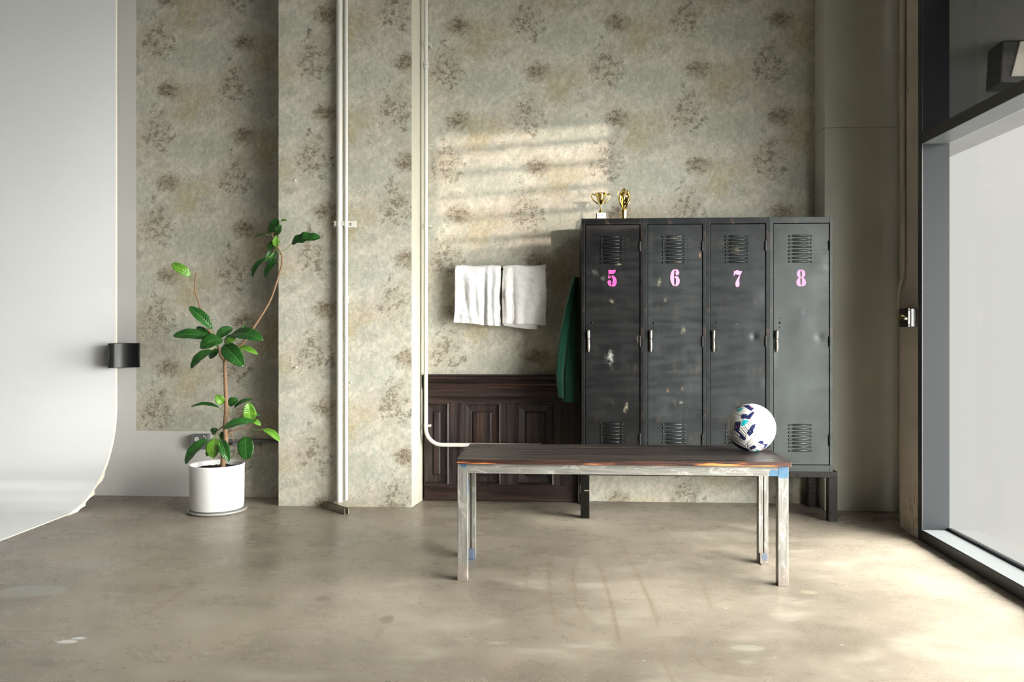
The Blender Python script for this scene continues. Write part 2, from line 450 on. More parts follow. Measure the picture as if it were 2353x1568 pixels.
# painted column in the right corner
bm = bmesh.new(); zj = at(1980, 293, 5.3).z
box(bm, 1.672, 2.16, 5.30, 5.5, 0, zj - .002); box(bm, 1.672, 2.16, 5.30, 5.5, zj + .002, ZC); box(bm, 1.675, 2.155, 5.303, 5.5, zj - .002, zj + .002)
struct('wall_corner_column', bm, MCOLP, bev=.006)
# right-hand wall: jamb, piers, header
bm = bmesh.new()
box(bm, 1.96, 2.105, 4.615, 4.87, 0, ZC); box(bm, 2.12, 2.19, 4.80, 5.6, 0, ZC)
struct('wall_right', bm, MJAMB)
bm = bmesh.new()
box(bm, 2.0, 2.3, .98, 1.2, 0, ZC); box(bm, 2.0, 2.3, -2.9, .98, 0, 1.85); box(bm, 2.0, 2.3, -2.9, .98, 2.63, ZC); box(bm, 2.0, 2.3, YF, -2.9, 0, ZC)
struct('wall_right_front', bm, MROOM)
bm = bmesh.new(); box(bm, XL - .2, XL, YF, WY + .2, 0, ZC); struct('wall_left', bm, MROOM)
bm = bmesh.new(); box(bm, XL, XR, YF - .2, YF, 0, ZC); struct('wall_front', bm, MROOM)
# cyclorama: upright sheet that sweeps forward into the floor
CX, CYY, CR = -3.008, 5.47, .60
prof = [(CYY, ZC)] + [(CYY, CR + .9 - .1 * i) for i in range(9)]
for k in range(0, 25):
    a = (PI / 2) * k / 24; prof.append((CYY - CR * (1 - math.cos(a)), CR - CR * math.sin(a) + .004))
prof.append((2.2, .004)); prof.append((-1.0, .004))
bm = bmesh.new(); th = .012; rnd = random.Random(3)
def nrm(i):
    a = prof[max(i - 1, 0)]; b = prof[min(i + 1, len(prof) - 1)]
    d = Vector((b[0] - a[0], b[1] - a[1])).normalized(); return Vector((d.y, -d.x))
rows = []
for i, (y, z) in enumerate(prof):
    n_ = nrm(i); yy, zz = y - n_.x * th, z - n_.y * th
    if i > len(prof) - 12: zz = max(zz, .0005)
    jag = 0
    if 18 < i < 34: jag = rnd.uniform(-.003, .022) if i > 21 else rnd.uniform(0, .004)
    a = bm.verts.new((CX, y, z)); b = bm.verts.new((XL, y, z))
    c_ = bm.verts.new((CX + .004 + jag, y + abs(n_.x) * 0 + (yy - y), zz)); d = bm.verts.new((XL, yy, zz))
    rows.append((a, b, c_, d))
for p, q in zip(rows, rows[1:]):
    for i0, i1, mi in ((0, 1, 0), (2, 3, 0), (0, 2, 1)):
        f = bm.faces.new((p[i0], p[i1], q[i1], q[i0])); f.material_index = mi; f.smooth = mi == 0
struct('wall_cyclorama', bm, [MCY, MCYE])

# shopfront window
WX0, WX1, WYE, WYS = 1.955, 2.10, 4.57, 1.2
zt0, zt1 = 2.145, 2.20
bm = bmesh.new()
box(bm, WX0, WX0 + .006, WYE, 4.617, 0, ZC)                       # dark room-side edge
box(bm, WX0, WX1, WYS, WYE, 0, .06); box(bm, WX0, WX1, WYS, WYE, zt0, zt1)
box(bm, WX0, WX1, WYS, WYS + .05, .06, ZC); box(bm, WX0 - .01, WX0 + .02, WYE - .02, 4.62, 3.2, ZC)
box(bm, WX1 - .01, WX1 + .012, WYS, WYE, .06, .075)
wf = struct('window_1', bm, MBLK, bev=.0015)
bm = bmesh.new(); box(bm, WX0 + .006, WX1, WYE, 4.614, 0, ZC)
obj('frame_reveal', bm, MFRG, wf)
bm = bmesh.new(); box(bm, WX0 + .004, WX1 - .012, WYS + .05, WYE, .06, .062); obj('window_sill', bm, MSILL, wf)
bm = bmesh.new(); box(bm, WX0 + .004, WX1 - .004, WYS + .05, WYE, zt0 - .0015, zt0); obj('transom_soffit', bm, MSILL, wf)
bm = bmesh.new(); box(bm, WX1, WX1 + .008, WYS + .05, WYE + .03, .075, zt0); obj('pane', bm, MGLASS, wf)
bm = bmesh.new(); box(bm, WX1, WX1 + .008, WYS + .05, WYE + .03, zt1, ZC); obj('pane', bm, MGLASST, wf, label='smoked upper window pane')
bm = bmesh.new(); box(bm, WX1, WX1 + .01, WYE + .03, WYE + .045, 0, ZC); obj('outer_frame', bm, MBLK, wf)
# second window with slats (behind the camera's right shoulder)
bm = bmesh.new()
box(bm, 2.08, 2.14, -2.9, -2.85, 1.85, 2.63); box(bm, 2.08, 2.14, .94, .98, 1.85, 2.63)
w2 = struct('window_2', bm, MBLK)
bm = bmesh.new()
for k in range(5): box(bm, 2.06, 2.075, -2.86, .94, 2.503 - .152 * k, 2.535 - .152 * k)
obj('slat', bm, MBLK, w2)
bm = bmesh.new(); box(bm, 2.10, 2.106, -2.85, .94, 1.85, 2.63); obj('pane', bm, MGLASS, w2)

# outside: canopy soffit, added sun blocker, lamp
bm = bmesh.new(); box(bm, 2.14, 4.18, -1.0, 14.0, 2.97, 3.2); struct('canopy', bm, MEXT)
bm = bmesh.new(); box(bm, 6.20, 8.4, -10.3, -10.0, -.1, 5.2); struct('sun_blocker', bm, MSUNBLK)  # unseen slab added to keep the sun out of the shopfront window
lp = thing('soffit_lamp', 'dark outdoor lamp with a pale lens fixed under the canopy beyond the upper pane', 'lamp', (2.98, 5.55, 2.97))
bm = bmesh.new(); lq = lambda a, b: at(a, b, 5.40)
hp = [lq(2303, 88), lq(2420, 88), lq(2420, 190), lq(2297, 190)]; hp[0].z = hp[1].z = 2.97
plate(bm, hp, (.02, .22, 0)); obj('housing', bm, newmat('lamp_housing', (.05, .05, .052), .5)[0], lp, bev=.01)
bm = bmesh.new(); plate(bm, [p + Vector((0, -.001, 0)) for p in (lq(2343, 96), lq(2412, 96), lq(2412, 176), lq(2322, 176))], (0, -.012, 0))
ml = newmat('lamp_lens', (.6, .56, .5), .3)[0]; ml.node_tree.nodes['Principled BSDF'].inputs['Emission Color'].default_value = (1, .92, .82, 1)
ml.node_tree.nodes['Principled BSDF'].inputs['Emission Strength'].default_value = .7
obj('lens', bm, ml, lp, bev=.004)

# ------------------------------------------------------------------ lockers
LY = 5.005                      # front plane of the doors
LX0 = at(1336, 500, LY).x; LX1 = at(1913, 500, LY).x; LW = (LX1 - LX0) / 4
LZ1 = at(1336, 503, LY).z; LZ0 = at(1600, 1081, LY).z; LD = .44
ZR = lambda py, px=1600: at(px, py, LY).z
st = thing('locker_stand', 'low dark steel stand with square legs carrying the row of four lockers', 'stand', (LX0, LY, 0))
MSTAND = scuffed_metal('black_stand_steel', (.008, .007, .006), .32, (), .3, .02)
bm = bmesh.new(); sx0, sx1 = LX0 - .004, at(1924, 1100, LY).x; rz = at(1900, 1098, LY).z
box(bm, sx0, sx1, LY - .004, LY + .046, rz, LZ0); box(bm, sx0, sx1, LY + LD - .05, LY + LD, rz, LZ0)
box(bm, sx0, sx0 + .05, LY + .046, LY + LD - .05, rz, LZ0); box(bm, sx1 - .05, sx1, LY + .046, LY + LD - .05, rz, LZ0)
obj('stand_rail', bm, MSTAND, st, bev=.002)
for lx in (sx0, sx1 - .052):
    for ly in (LY - .004, LY + LD - .05):
        bm = bmesh.new(); box(bm, lx, lx + .052, ly, ly + .05, 0, rz); obj('leg', bm, MSTAND, st, bev=.002)
bm = bmesh.new(); box(bm, sx0 - .004, sx0 + .004, LY + .0, LY + .03, .15, .20); box(bm, sx0 + .022, sx0 + .052, LY - .006, LY - .004, .166, .172); obj('weld_bracket', bm, MSTRUT, st)

DIG = {
 '5': [[(345, 265), (430, 285), (560, 292), (690, 285), (785, 265), (745, 410), (650, 505), (500, 520), (345, 500)],
       [(345, 555), (395, 555), (395, 690), (495, 635), (495, 725), (370, 798), (330, 780)],
       [(535, 630), (590, 615), (680, 645), (770, 740), (820, 860), (835, 980), (820, 1090), (770, 1190), (700, 1275), (650, 1255), (545, 1265), (540, 1170), (585, 1100), (600, 950), (590, 790), (550, 710)],
       [(400, 895), (460, 910), (500, 980), (505, 1050), (465, 1130), (500, 1175), (500, 1255), (430, 1245), (350, 1180), (300, 1080), (290, 1000), (330, 920)]],
 '6': [[(540, 232), (540, 320), (500, 370), (490, 700), (495, 1110), (525, 1160), (525, 1245), (430, 1210), (340, 1080), (275, 900), (265, 700), (290, 520), (350, 370), (440, 265)],
       [(575, 232), (650, 245), (740, 290), (785, 380), (795, 480), (760, 570), (680, 605), (620, 580), (575, 500), (580, 420), (625, 370), (575, 320)],
       [(525, 690), (590, 655), (660, 650), (740, 700), (800, 800), (830, 910), (815, 1050), (760, 1150), (680, 1225), (575, 1245), (572, 1155), (600, 1100), (608, 960), (605, 780), (530, 755)]],
 '7': [[(390, 325), (420, 325), (430, 375), (500, 315), (580, 295), (650, 310), (740, 355), (790, 345), (815, 325), (850, 365), (825, 460), (760, 560), (680, 580), (610, 570), (520, 535), (450, 530), (415, 560), (395, 625), (360, 625), (365, 540), (380, 400)],
       [(680, 625), (760, 605), (725, 720), (695, 880), (700, 1020), (710, 1130), (680, 1240), (590, 1315), (510, 1265), (465, 1150), (475, 1020), (530, 880), (610, 760)]],
 '8': [[(565, 268), (500, 262), (420, 310), (350, 410), (335, 520), (370, 640), (470, 745), (380, 820), (325, 930), (310, 1040), (345, 1150), (430, 1235), (500, 1255), (575, 1260), (575, 1190), (548, 1130), (540, 820), (575, 770), (575, 720), (545, 640), (540, 400), (575, 330)],
       [(600, 268), (660, 262), (740, 300), (810, 380), (840, 500), (820, 610), (760, 700), (705, 745), (790, 800), (850, 890), (885, 1030), (860, 1140), (800, 1215), (720, 1250), (610, 1258), (610, 1195), (645, 1130), (650, 820), (612, 770), (612, 720), (645, 650), (650, 400), (605, 320)]]}
DORG = {'5': 1385, '6': 1530, '7': 1672, '8': 1818}
def smooth_poly(p, n=3):
    out = []; N = len(p)
    for i in range(N):
        p0, p1, p2, p3 = (Vector(p[(i + k) % N]) for k in (-1, 0, 1, 2))
        v1 = (p1 - p0).normalized(); v2 = (p2 - p1).normalized()
        sharp1 = v1.dot(v2) < .72; v3 = (p3 - p2).normalized(); sharp2 = v2.dot(v3) < .72
        for k in range(n):
            s = k / n
            q0 = p1 if sharp1 else p0; q3 = p2 if sharp2 else p3
            out.append(.5 * ((2 * p1) + (p2 - q0) * s + (2 * q0 - 5 * p1 + 4 * p2 - q3) * s * s + (3 * p1 - q0 - 3 * p2 + q3) * s ** 3))
    return out
def locker(i, num, col, marks, wear, rust):
    x0 = LX0 + i * LW; x1 = x0 + LW - .0015
    root = thing('locker', LLAB[num], 'locker', (x0, LY, LZ0), 'row of numbered lockers')
    mb = scuffed_metal('locker_frame_steel_' + num, tuple(c * .85 for c in col), .33, (), .35, .45, rust=.25)
    md = scuffed_metal('locker_door_steel_' + num, col, .35, marks, .35, wear, rust=rust)
    dx0, dx1 = x0 + .027, x1 - .022; dz0, dz1 = ZR(1065), ZR(516.5)
    bm = bmesh.new()
    box(bm, x0, x0 + .022, LY - .012, LY + .02, LZ0, LZ1); box(bm, x1 - .018, x1, LY - .012, LY + .02, LZ0, LZ1)
    box(bm, x0 + .022, x1 - .018, LY - .012, LY + .02, dz1 + .004, LZ1); box(bm, x0 + .022, x1 - .018, LY - .012, LY + .02, LZ0, dz0 - .004)
    box(bm, x0, x0 + .002, LY + .02, LY + LD, LZ0, LZ1); box(bm, x1 - .002, x1, LY + .02, LY + LD, LZ0, LZ1)
    box(bm, x0 + .002, x1 - .002, LY + .02, LY + LD, LZ1 - .003, LZ1); box(bm, x0 + .002, x1 - .002, LY + .02, LY + LD, LZ0, LZ0 + .003)
    box(bm, x0 + .002, x1 - .002, LY + LD - .003, LY + LD, LZ0 + .003, LZ1 - .003)
    obj('body', bm, mb, root, bev=.0022)
    # door: gently dented sheet with folded edge
    bm = bmesh.new(); NX, NZ = 36, 130; rnd = random.Random(40 + i)
    dents = [(rnd.uniform(dx0, dx1), rnd.uniform(dz0, dz1), rnd.uniform(.03, .09), rnd.uniform(-.0016, .0012)) for _ in range(16)]
    if num == '7': dents.append((at(1733, 773, LY).x, at(1733, 773, LY).z, .018, .006))
    if num == '8': dents.append((at(1882, 775, LY).x, at(1882, 775, LY).z, .02, .003))
    g = []
    for a in range(NZ + 1):
        row = []
        for b in range(NX + 1):
            x = dx0 + (dx1 - dx0) * b / NX; z = dz0 + (dz1 - dz0) * a / NZ; y = LY - .006
            e = min(b, NX - b, a, NZ - a)
            for (cx, cz, r, d) in dents: y += d * math.exp(-((x - cx) ** 2 + (z - cz) ** 2) / (r * r)) * min(1, e / 3)
            row.append(bm.verts.new((x, y, z)))
        g.append(row)
    for a in range(NZ):
        for b in range(NX): bm.faces.new((g[a][b], g[a][b + 1], g[a + 1][b + 1], g[a + 1][b]))
    per = [g[0][b] for b in range(NX + 1)] + [g[a][NX] for a in range(1, NZ + 1)] + [g[NZ][b] for b in range(NX - 1, -1, -1)] + [g[a][0] for a in range(NZ - 1, 0, -1)]
    bk = [bm.verts.new((v.co.x, LY + .016, v.co.z)) for v in per]
    for k in range(len(per)): bm.faces.new((per[k], bk[k], bk[(k + 1) % len(bk)], per[(k + 1) % len(per)]))
    bm.faces.new(bk)
    door = obj('door', bm, md, root); autosmooth(door, 50)
    xc = (dx0 + dx1) / 2 - .007; vw = .134
    for (ya, yb) in ((544, 602.5), (975.5, 1033.5)):
        bm = bmesh.new()
        for k in range(8):
            z = ZR(ya + (yb - ya) * k / 7)
            tube(bm, [(xc - vw / 2 + .022, LY - .0065, z), (xc - vw / 2 + .028, LY - .0105, z), (xc + vw / 2 - .028, LY - .0105, z), (xc + vw / 2 - .022, LY - .0065, z)], [.0045, .0068, .0068, .0045], 10)
            tube(bm, [(xc - vw / 2, LY - .0055, z - .001), (xc + vw / 2, LY - .0055, z - .001)], .0052, 8)
            for sx in (-1, 1): ball(bm, (xc + sx * (vw / 2 - .004), LY - .007, z - .001), .0066, 1, .8, 1, 10, 8)
        v = obj('vent', bm, md, door); autosmooth(v, 45)
    # handle
    hx = x0 + .042; h0, h1 = ZR(759), ZR(809)
    bm = bmesh.new(); box(bm, hx - .006, hx + .006, LY - .016, LY - .004, h1 + .008, h0 - .006)
    tube(bm, catmull([(hx, LY - .018, h0), (hx, LY - .024, h0 - .02), (hx, LY - .022, h0 - .045), (hx + .001, LY - .018, h0 - .06), (hx + .001, LY - .021, h1 + .035), (hx + .001, LY - .017, h1 + .012), (hx + .001, LY - .013, h1)], 4),
         [.004] + [.0082] * 8 + [.0072, .0058, .0050, .0046, .0050, .0062, .0072, .0075, .0075, .0070, .006, .005, .0055, .005, .0045, .004][:16], 12)
    obj('handle', bm, MNICK, door, sm=True, label='worn nickel handle')
    bm = bmesh.new(); lx = x0 + .062
    for zz, r in ((732, .0034), (742, .0066), (752.5, .0034)):
        ball(bm, (lx, LY - .0075, ZR(zz)), r, 1, .45, 1, 12, 8)
    obj('lock_rivet', bm, MSTAND, door, sm=True)
    bm = bmesh.new()
    nx0, nz = xc, ZR(527)
    for a, b, c_, d in ((-.017, -.0158, -.008, .008), (.0158, .017, -.008, .008), (-.017, .017, .007, .008), (-.017, .017, -.008, -.007)):
        box(bm, nx0 + a, nx0 + b, LY - .0075, LY - .0055, nz + c_, nz + d)
    obj('label_holder', bm, md, door)
    for z0, z1 in ((555, 577), (773, 797), (997, 1022)):
        bm = bmesh.new(); tube(bm, [(dx1 + .0015, LY - .011, ZR(z1)), (dx1 + .0015, LY - .011, ZR(z0))], .0048, 10)
        obj('hinge', bm, MSTAND, door, sm=False)
    bm = bmesh.new()
    for poly in DIG[num]:
        pts = []
        for q in smooth_poly(poly):
            p = at(DORG[num] + q.x / 26.13, 610 + q.y / 26.13, LY - .007); pts.append(p)
        plate(bm, pts, (0, -.0012, 0))
    obj('painted_number', bm, MHOT if num == '5' else MPINK, door, label=('hot' if num == '5' else 'light') + ' pink stencilled number ' + num)
    return root
LLAB = {'5': 'darkest black metal locker with hot pink number 5, under the two trophies',
        '6': 'worn grey metal locker with light pink number 6 and rusty door scuffs',
        '7': 'dark grey metal locker with light pink number 7 and a dented door',
        '8': 'grey metal locker with light pink number 8, rightmost beside the painted column'}
def mk(px, py, x0, rx, rz, col, amt):   # scuff in the door's own coordinates
    p = at(px, py, LY); return (p.x - x0, p.z - LZ0, rx, rz, col, amt)
WT, RU, TN = (.34, .34, .31), (.33, .18, .10), (.30, .27, .19)
x5, x6, x7, x8 = (LX0 + i * LW for i in range(4))
locker(0, '5', (.010, .0105, .011), [mk(1400, 820, x5, .028, .055, WT, .95), mk(1438, 938, x5, .020, .035, TN, .9), mk(1365, 625, x5, .045, .03, (.12, .12, .12), .8),
       mk(1405, 692, x5, .02, .02, TN, .6), mk(1467, 785, x5, .014, .05, TN, .75), mk(1385, 640, x5, .02, .02, WT, .35), mk(1425, 608, x5, .03, .008, TN, .8)], .10, .05)
locker(1, '6', (.020, .0235, .0245), [mk(1533, 897, x6, .010, .018, RU, .9), mk(1567, 893, x6, .016, .026, RU, .85), mk(1570, 758, x6, .016, .035, TN, .6), mk(1515, 650, x6, .018, .03, TN, .55),
       mk(1608, 585, x6, .012, .03, RU, .95), mk(1527, 690, x6, .012, .02, TN, .45), mk(1553, 548, x6, .05, .006, TN, .9), mk(1553, 603, x6, .05, .004, RU, .8), mk(1565, 925, x6, .02, .012, WT, .4)], .14, .10)
locker(2, '7', (.018, .021, .022), [mk(1690, 575, x7, .035, .035, TN, .40), mk(1655, 560, x7, .03, .04, (.13, .12, .10), .6), mk(1693, 745, x7, .010, .002, (.5, .4, .35), .5), mk(1757, 790, x7, .01, .03, RU, .5)], .10, .06)
locker(3, '8', (.031, .037, .0365), [mk(1846, 720, x8, .02, .03, (.07, .07, .10), .5)], .06, .03)

# ------------------------------------------------------------------ trophies
def gold(root, name, bm, **k): return obj(name, bm, MGOLD, root, sm=True, **k)
TY = 5.20
def tq(px, py): return at(1300 + px / 13.07, 410 + py / 13.07, TY)
c = tq(1048, 1215); s_ = (tq(1148, 600).x - tq(1048, 600).x) / 100
tz = lambda py: tq(1048, py).z
tr = thing('cup_trophy', 'small gold two-handled cup trophy on a white block, on the darkest locker', 'trophy', (c.x, TY, LZ1))
bm = bmesh.new()
pf = [(0, 1060), (78, 1060), (74, 1035), (52, 985), (34, 940), (24, 900), (20, 860), (26, 840), (20, 815), (24, 790), (60, 740), (86, 690), (112, 630), (128, 570), (146, 510), (166, 465), (174, 450), (166, 450), (138, 510), (118, 570), (100, 630), (76, 690), (48, 735), (0, 755)]
lathe(bm, [(r * s_, tz(y)) for r, y in pf], (c.x, TY), 40); autosmooth(gold(tr, 'cup', bm), 40)
for sgn in (-1, 1):
    bm = bmesh.new()
    tube(bm, catmull([(c.x + sgn * a * s_, TY, tz(b)) for a, b in ((158, 520), (205, 485), (250, 478), (278, 505), (272, 560), (235, 630), (170, 700), (100, 745), (72, 770))], 5), .0042, 8)
    gold(tr, 'handle', bm)
bm = bmesh.new(); box(bm, c.x - 148 * s_, c.x + 148 * s_, TY - .026, TY + .034, LZ1, tz(1058)); obj('base', bm, MGOLD, tr, bev=.002)
bm = bmesh.new(); box(bm, c.x - 118 * s_, c.x + 126 * s_, TY - .034, TY - .0262, LZ1 + .0005, tz(1052)); obj('plaque', bm, MPLQ, tr, bev=.001, label='white plaque')
bm = bmesh.new(); box(bm, c.x - 82 * s_, c.x - 66 * s_, TY - .0352, TY - .0342, tz(1150), tz(1110)); box(bm, c.x + 10 * s_, c.x + 58 * s_, TY - .0352, TY - .0342, tz(1140), tz(1125))
box(bm, c.x + 22 * s_, c.x + 46 * s_, TY - .0352, TY - .0342, tz(1124), tz(1114)); obj('engraving', bm, newmat('engraving_ink', (.08, .10, .25), .5)[0], tr)
c = tq(1750, 1215)
tr = thing('flame_trophy', 'small gold flame-shaped trophy on a square gold base, right of the cup trophy', 'trophy', (c.x, TY, LZ1))
bm = bmesh.new(); lathe(bm, [(0, LZ1 + .0003), (92 * s_, LZ1 + .0003), (88 * s_, tz(1180)), (100 * s_, tz(1000)), (106 * s_, tz(985)), (106 * s_, tz(965)), (60 * s_, tz(950)), (26 * s_, tz(930)), (0, tz(925))], (c.x, TY), 8)
obj('base', bm, MGOLD, tr, bev=.001)
bm = bmesh.new()
lathe(bm, [(0, tz(935)), (18 * s_, tz(930)), (78 * s_, tz(860)), (138 * s_, tz(760)), (168 * s_, tz(650)), (150 * s_, tz(550)), (134 * s_, tz(450)), (84 * s_, tz(370)), (26 * s_, tz(310)), (0, tz(290))], (c.x, TY), 7)
for v in bm.verts:
    a = (v.co.z - LZ1) * 18; d = v.co - Vector((c.x, TY, 0)); v.co.x = c.x + d.x * math.cos(a) - d.y * math.sin(a); v.co.y = TY + d.x * math.sin(a) + d.y * math.cos(a)
obj('flame_body', bm, MGOLD, tr)
for ang, h, wd in ((200, 700, 60), (-20, 690, 62), (250, 560, 58), (310, 600, 55), (20, 540, 60), (160, 520, 55)):
    bm = bmesh.new(); rows = []
    for k in range(9):
        f = k / 8; z = tz(930 - f * (1215 - h) * .9); rr = (28 + 160 * math.sin(min(1, f * 1.05) * PI * .66)) * s_ * (1 if f < .8 else 1.02)
        hw = wd * math.sin(PI * min(.98, f * .9 + .08)) * s_; aa = R_(ang + f * 30)
        ce = Vector((c.x + rr * math.cos(aa), TY + rr * math.sin(aa), z)); t_ = Vector((-math.sin(aa), math.cos(aa), 0)); n_ = Vector((math.cos(aa), math.sin(aa), 0))
        rows.append([bm.verts.new(ce - t_ * hw), bm.verts.new(ce + n_ * .003), bm.verts.new(ce + t_ * hw), bm.verts.new(ce - n_ * .003)])
    for p, q in zip(rows, rows[1:]):
        for k in range(4): bm.faces.new((p[k], p[(k + 1) % 4], q[(k + 1) % 4], q[k]))
    bm.faces.new(rows[0][::-1]); bm.faces.new(rows[-1]); obj('flame_petal', bm, MGOLD, tr, sm=True)

# ------------------------------------------------------------------ wainscot panel
WF = WY - .045; zw = lambda py, px=1100: at(px, py, WF).z
wx0 = -.888; wx1 = LX0 - .006
MWOOD = wood_mat('dark_stained_wood', (.011, .008, .0075), (.042, .030, .027), (.11, .040, .022), 2, .3, .42, .8)
MWOODH = wood_mat('dark_stained_wood_rail', (.014, .009, .008), (.040, .022, .018), (.12, .042, .02), 0, .5, .42, .8)
wn = thing('wainscot_panel', 'dark stained wood wainscot with raised panels between the pier and the lockers', 'wall panelling', (wx0, WY, 0))
pan = [(979, 1031), (1066, 1150), (1187, 1272)]
zt, zb = zw(927), zw(1114); ztop = zw(861)
px_ = [(at(a, 1000, WF).x, at(b, 1000, WF).x) for a, b in pan]; px_[0] = (px_[0][0] - .012, px_[0][1])
bm = bmesh.new()
edges = [wx0] + [v for p in px_ for v in p] + [wx1]
for k in range(0, len(edges), 2): box(bm, edges[k], edges[k + 1], WF, WY - .002, zb, zt)
obj('stile', bm, MWOOD, wn, bev=.002)
bm = bmesh.new(); box(bm, wx0, wx1, WF, WY - .002, zt, zw(892)); obj('top_rail', bm, MWOODH, wn, bev=.002)
bm = bmesh.new(); box(bm, wx0, wx1, WF, WY - .002, .004, zb); obj('bottom_rail', bm, MWOODH, wn, bev=.002)
for a, b in px_:
    bm = bmesh.new()
    lv = [(0, .0), (.008, -.004), (.014, .018), (.055, .024), (.062, .012), (.066, .010)]
    rings = [[bm.verts.new((x, WF + d, z)) for x, z in ((a + i, zb + i), (b - i, zb + i), (b - i, zt - i), (a + i, zt - i))] for i, d in lv]
    for p, q in zip(rings, rings[1:]):
        for k in range(4): bm.faces.new((p[k], p[(k + 1) % 4], q[(k + 1) % 4], q[k]))
    bm.faces.new(rings[-1]); obj('raised_panel', bm, MWOOD, wn)
bm = bmesh.new(); yy = WF
pr = [(0, 892), (.018, 892), (.018, 889), (.010, 887), (.014, 881), (.022, 878), (.022, 874), (.014, 872), (.018, 866), (.030, 863), (.030, 861), (0, 861)]
pr = [(yy - a, zw(b)) for a, b in pr]; pr[0] = (WY - .002, pr[0][1]); pr[-1] = (WY - .002, pr[-1][1])
A = [bm.verts.new((wx0, y, z)) for y, z in pr]; B = [bm.verts.new((wx1, y, z)) for y, z in pr]
for k in range(len(A)): bm.faces.new((A[k], A[(k + 1) % len(A)], B[(k + 1) % len(A)], B[k]))
bm.faces.new(A[::-1]); bm.faces.new(B); obj('cap_moulding', bm, MWOODH, wn)

# ------------------------------------------------------------------ towels on a bar
TWY = 5.40
tb = thing('towel_bar', 'thin dark towel bar on the wallpapered wall, mostly hidden under white towels', 'towel bar', (at(1057, 618, TWY).x, WY, at(1057, 618, TWY).z))
bz = at(1150, 619, TWY).z; bx0, bx1 = at(1055, 618, TWY).x, at(1252, 618, TWY).x
bm = bmesh.new(); cyl(bm, (bx0, TWY, bz), (bx1, TWY, bz), .006, 12); obj('bar', bm, MDARKM, tb, sm=False)
for xx in (bx0 + .004, bx1 - .004):
    bm = bmesh.new(); cyl(bm, (xx, TWY, bz), (xx, WY, bz), .005, 10); cyl(bm, (xx, WY - .006, bz), (xx, WY, bz), .018, 16); obj('wall_mount', bm, MDARKM, tb)
MTOW = fabric('white_terry', (.80, .80, .81), .95, 620, .7, .4)
MTOW2 = fabric('cream_white_terry', (.80, .785, .77), .95, 620, .6, .4)
def towel(name, label, xs, bl, br, mat, seed, layers, folds):
    """draped over the bar: front flap with folds, short back flap; real cloth thickness"""
    rnd = random.Random(seed); bm = bmesh.new(); NXT, NF, NB = 44, 40, 26
    xa_, xb_ = at(xs[0], 620, TWY).x, at(xs[1], 620, TWY).x
    def fold(u, v):
        s = 0
        for (c_, wd, am, dr) in folds: s += am * math.exp(-((u - c_ - dr * v) / wd) ** 2) * min(1, v * 2.2 + .12)
        return s
    def pt(u, k):
        top = bz + .014 + .003 * math.sin(u * 9 + seed)
        xx = xa_ + (xb_ - xa_) * u
        if k <= NF:
            v = 1 - k / NF
            L = top - at(xs[0], bl, TWY).z if False else 0
            zb_ = at(1100, bl + (br - bl) * u, TWY).z
            z = top + (zb_ - top) * v
            y = TWY - .014 - .010 * math.sin(min(1, v * 4) * PI / 2) - fold(u, v) + .004 * math.sin(u * 23 + v * 5 + seed) * v
            xx += .006 * math.sin(v * 6 + seed) * (u - .5) + (-.010 if xs[0] < 1100 else 0) * v * (1 - u)
            return Vector((xx, y, z))
        v = (k - NF) / NB
        a = min(1, v * 6) * PI
        z = top - .0 - max(0, v - .16) * (.30 + .03 * u); y = TWY - .014 * math.cos(a) + .004
        if v < .16: z = top + .006 * math.sin(a)
        return Vector((xx, y + .003 * math.sin(u * 14) * v, z))
    g = [[bm.verts.new(pt(b / NXT, k)) for b in range(NXT + 1)] for k in range(NF + NB + 1)]
    for k in range(NF + NB):
        for b in range(NXT): bm.faces.new((g[k][b], g[k][b + 1], g[k + 1][b + 1], g[k + 1][b]))
    o = obj(name, bm, mat, None, sm=True); so_ = o.modifiers.new('cloth', 'SOLIDIFY'); so_.thickness = .007; so_.offset = 1
    tx = bpy.data.textures.new('crumple', 'CLOUDS'); tx.noise_scale = .055
    sb = o.modifiers.new('sub', 'SUBSURF'); sb.levels = 1; sb.render_levels = 1
    dm = o.modifiers.new('crumple', 'DISPLACE'); dm.texture = tx; dm.strength = .013; dm.mid_level = .5; dm.texture_coords = 'GLOBAL'
    tag(o, label, 'towel', 'white towels on the bar'); return o, xa_, xb_
o1, _, _ = towel('towel', 'white terry towel hanging on the left half of the bar, hem sloping down', (1047.5, 1150.5), 741, 751, MTOW, 1, 1,
      [(.66, .05, -.014, .0), (.72, .05, .016, .02), (.90, .05, .014, 0), (.30, .07, .008, .1), (.12, .06, -.006, .2), (.45, .04, .006, .15), (.96, .03, -.008, 0)])
o2, _, _ = towel('towel', 'white terry towel hanging on the right half of the bar, hem folded in layers', (1155, 1255), 744, 747, MTOW2, 5, 2,
      [(.10, .05, .014, .02), (.25, .05, -.010, .0), (.35, .10, .006, .05), (.8, .15, .004, 0)])
# inner layers of the right towel
o1.name = 'towel'
for (a, b, z0a, z0b, dy) in ((1156, 1235, 748, 757, .004), (1160, 1254, 744, 748, -.004)):
    bm = bmesh.new(); N = 24; xa_, xb_ = at(a, 700, TWY).x, at(b, 700, TWY).x; rows = []
    for k in range(N + 1):
        u = k / N; x = xa_ + (xb_ - xa_) * u; zz = at(1200, z0a + (z0b - z0a) * math.sin(u * PI / 2), TWY).z
        rows.append([bm.verts.new((x, TWY - .016 + dy + .003 * math.sin(u * 8), z)) for z in (zz, zz + .05, zz + .2)])
    for p, q in zip(rows, rows[1:]):
        for k in range(2): bm.faces.new((p[k], p[k + 1], q[k + 1], q[k]))
    ORG[o2.name] = Vector((0, 0, 0))
    l = obj('inner_fold', bm, MTOW2, o2, sm=True); q_ = l.modifiers.new('cloth', 'SOLIDIFY'); q_.thickness = .006

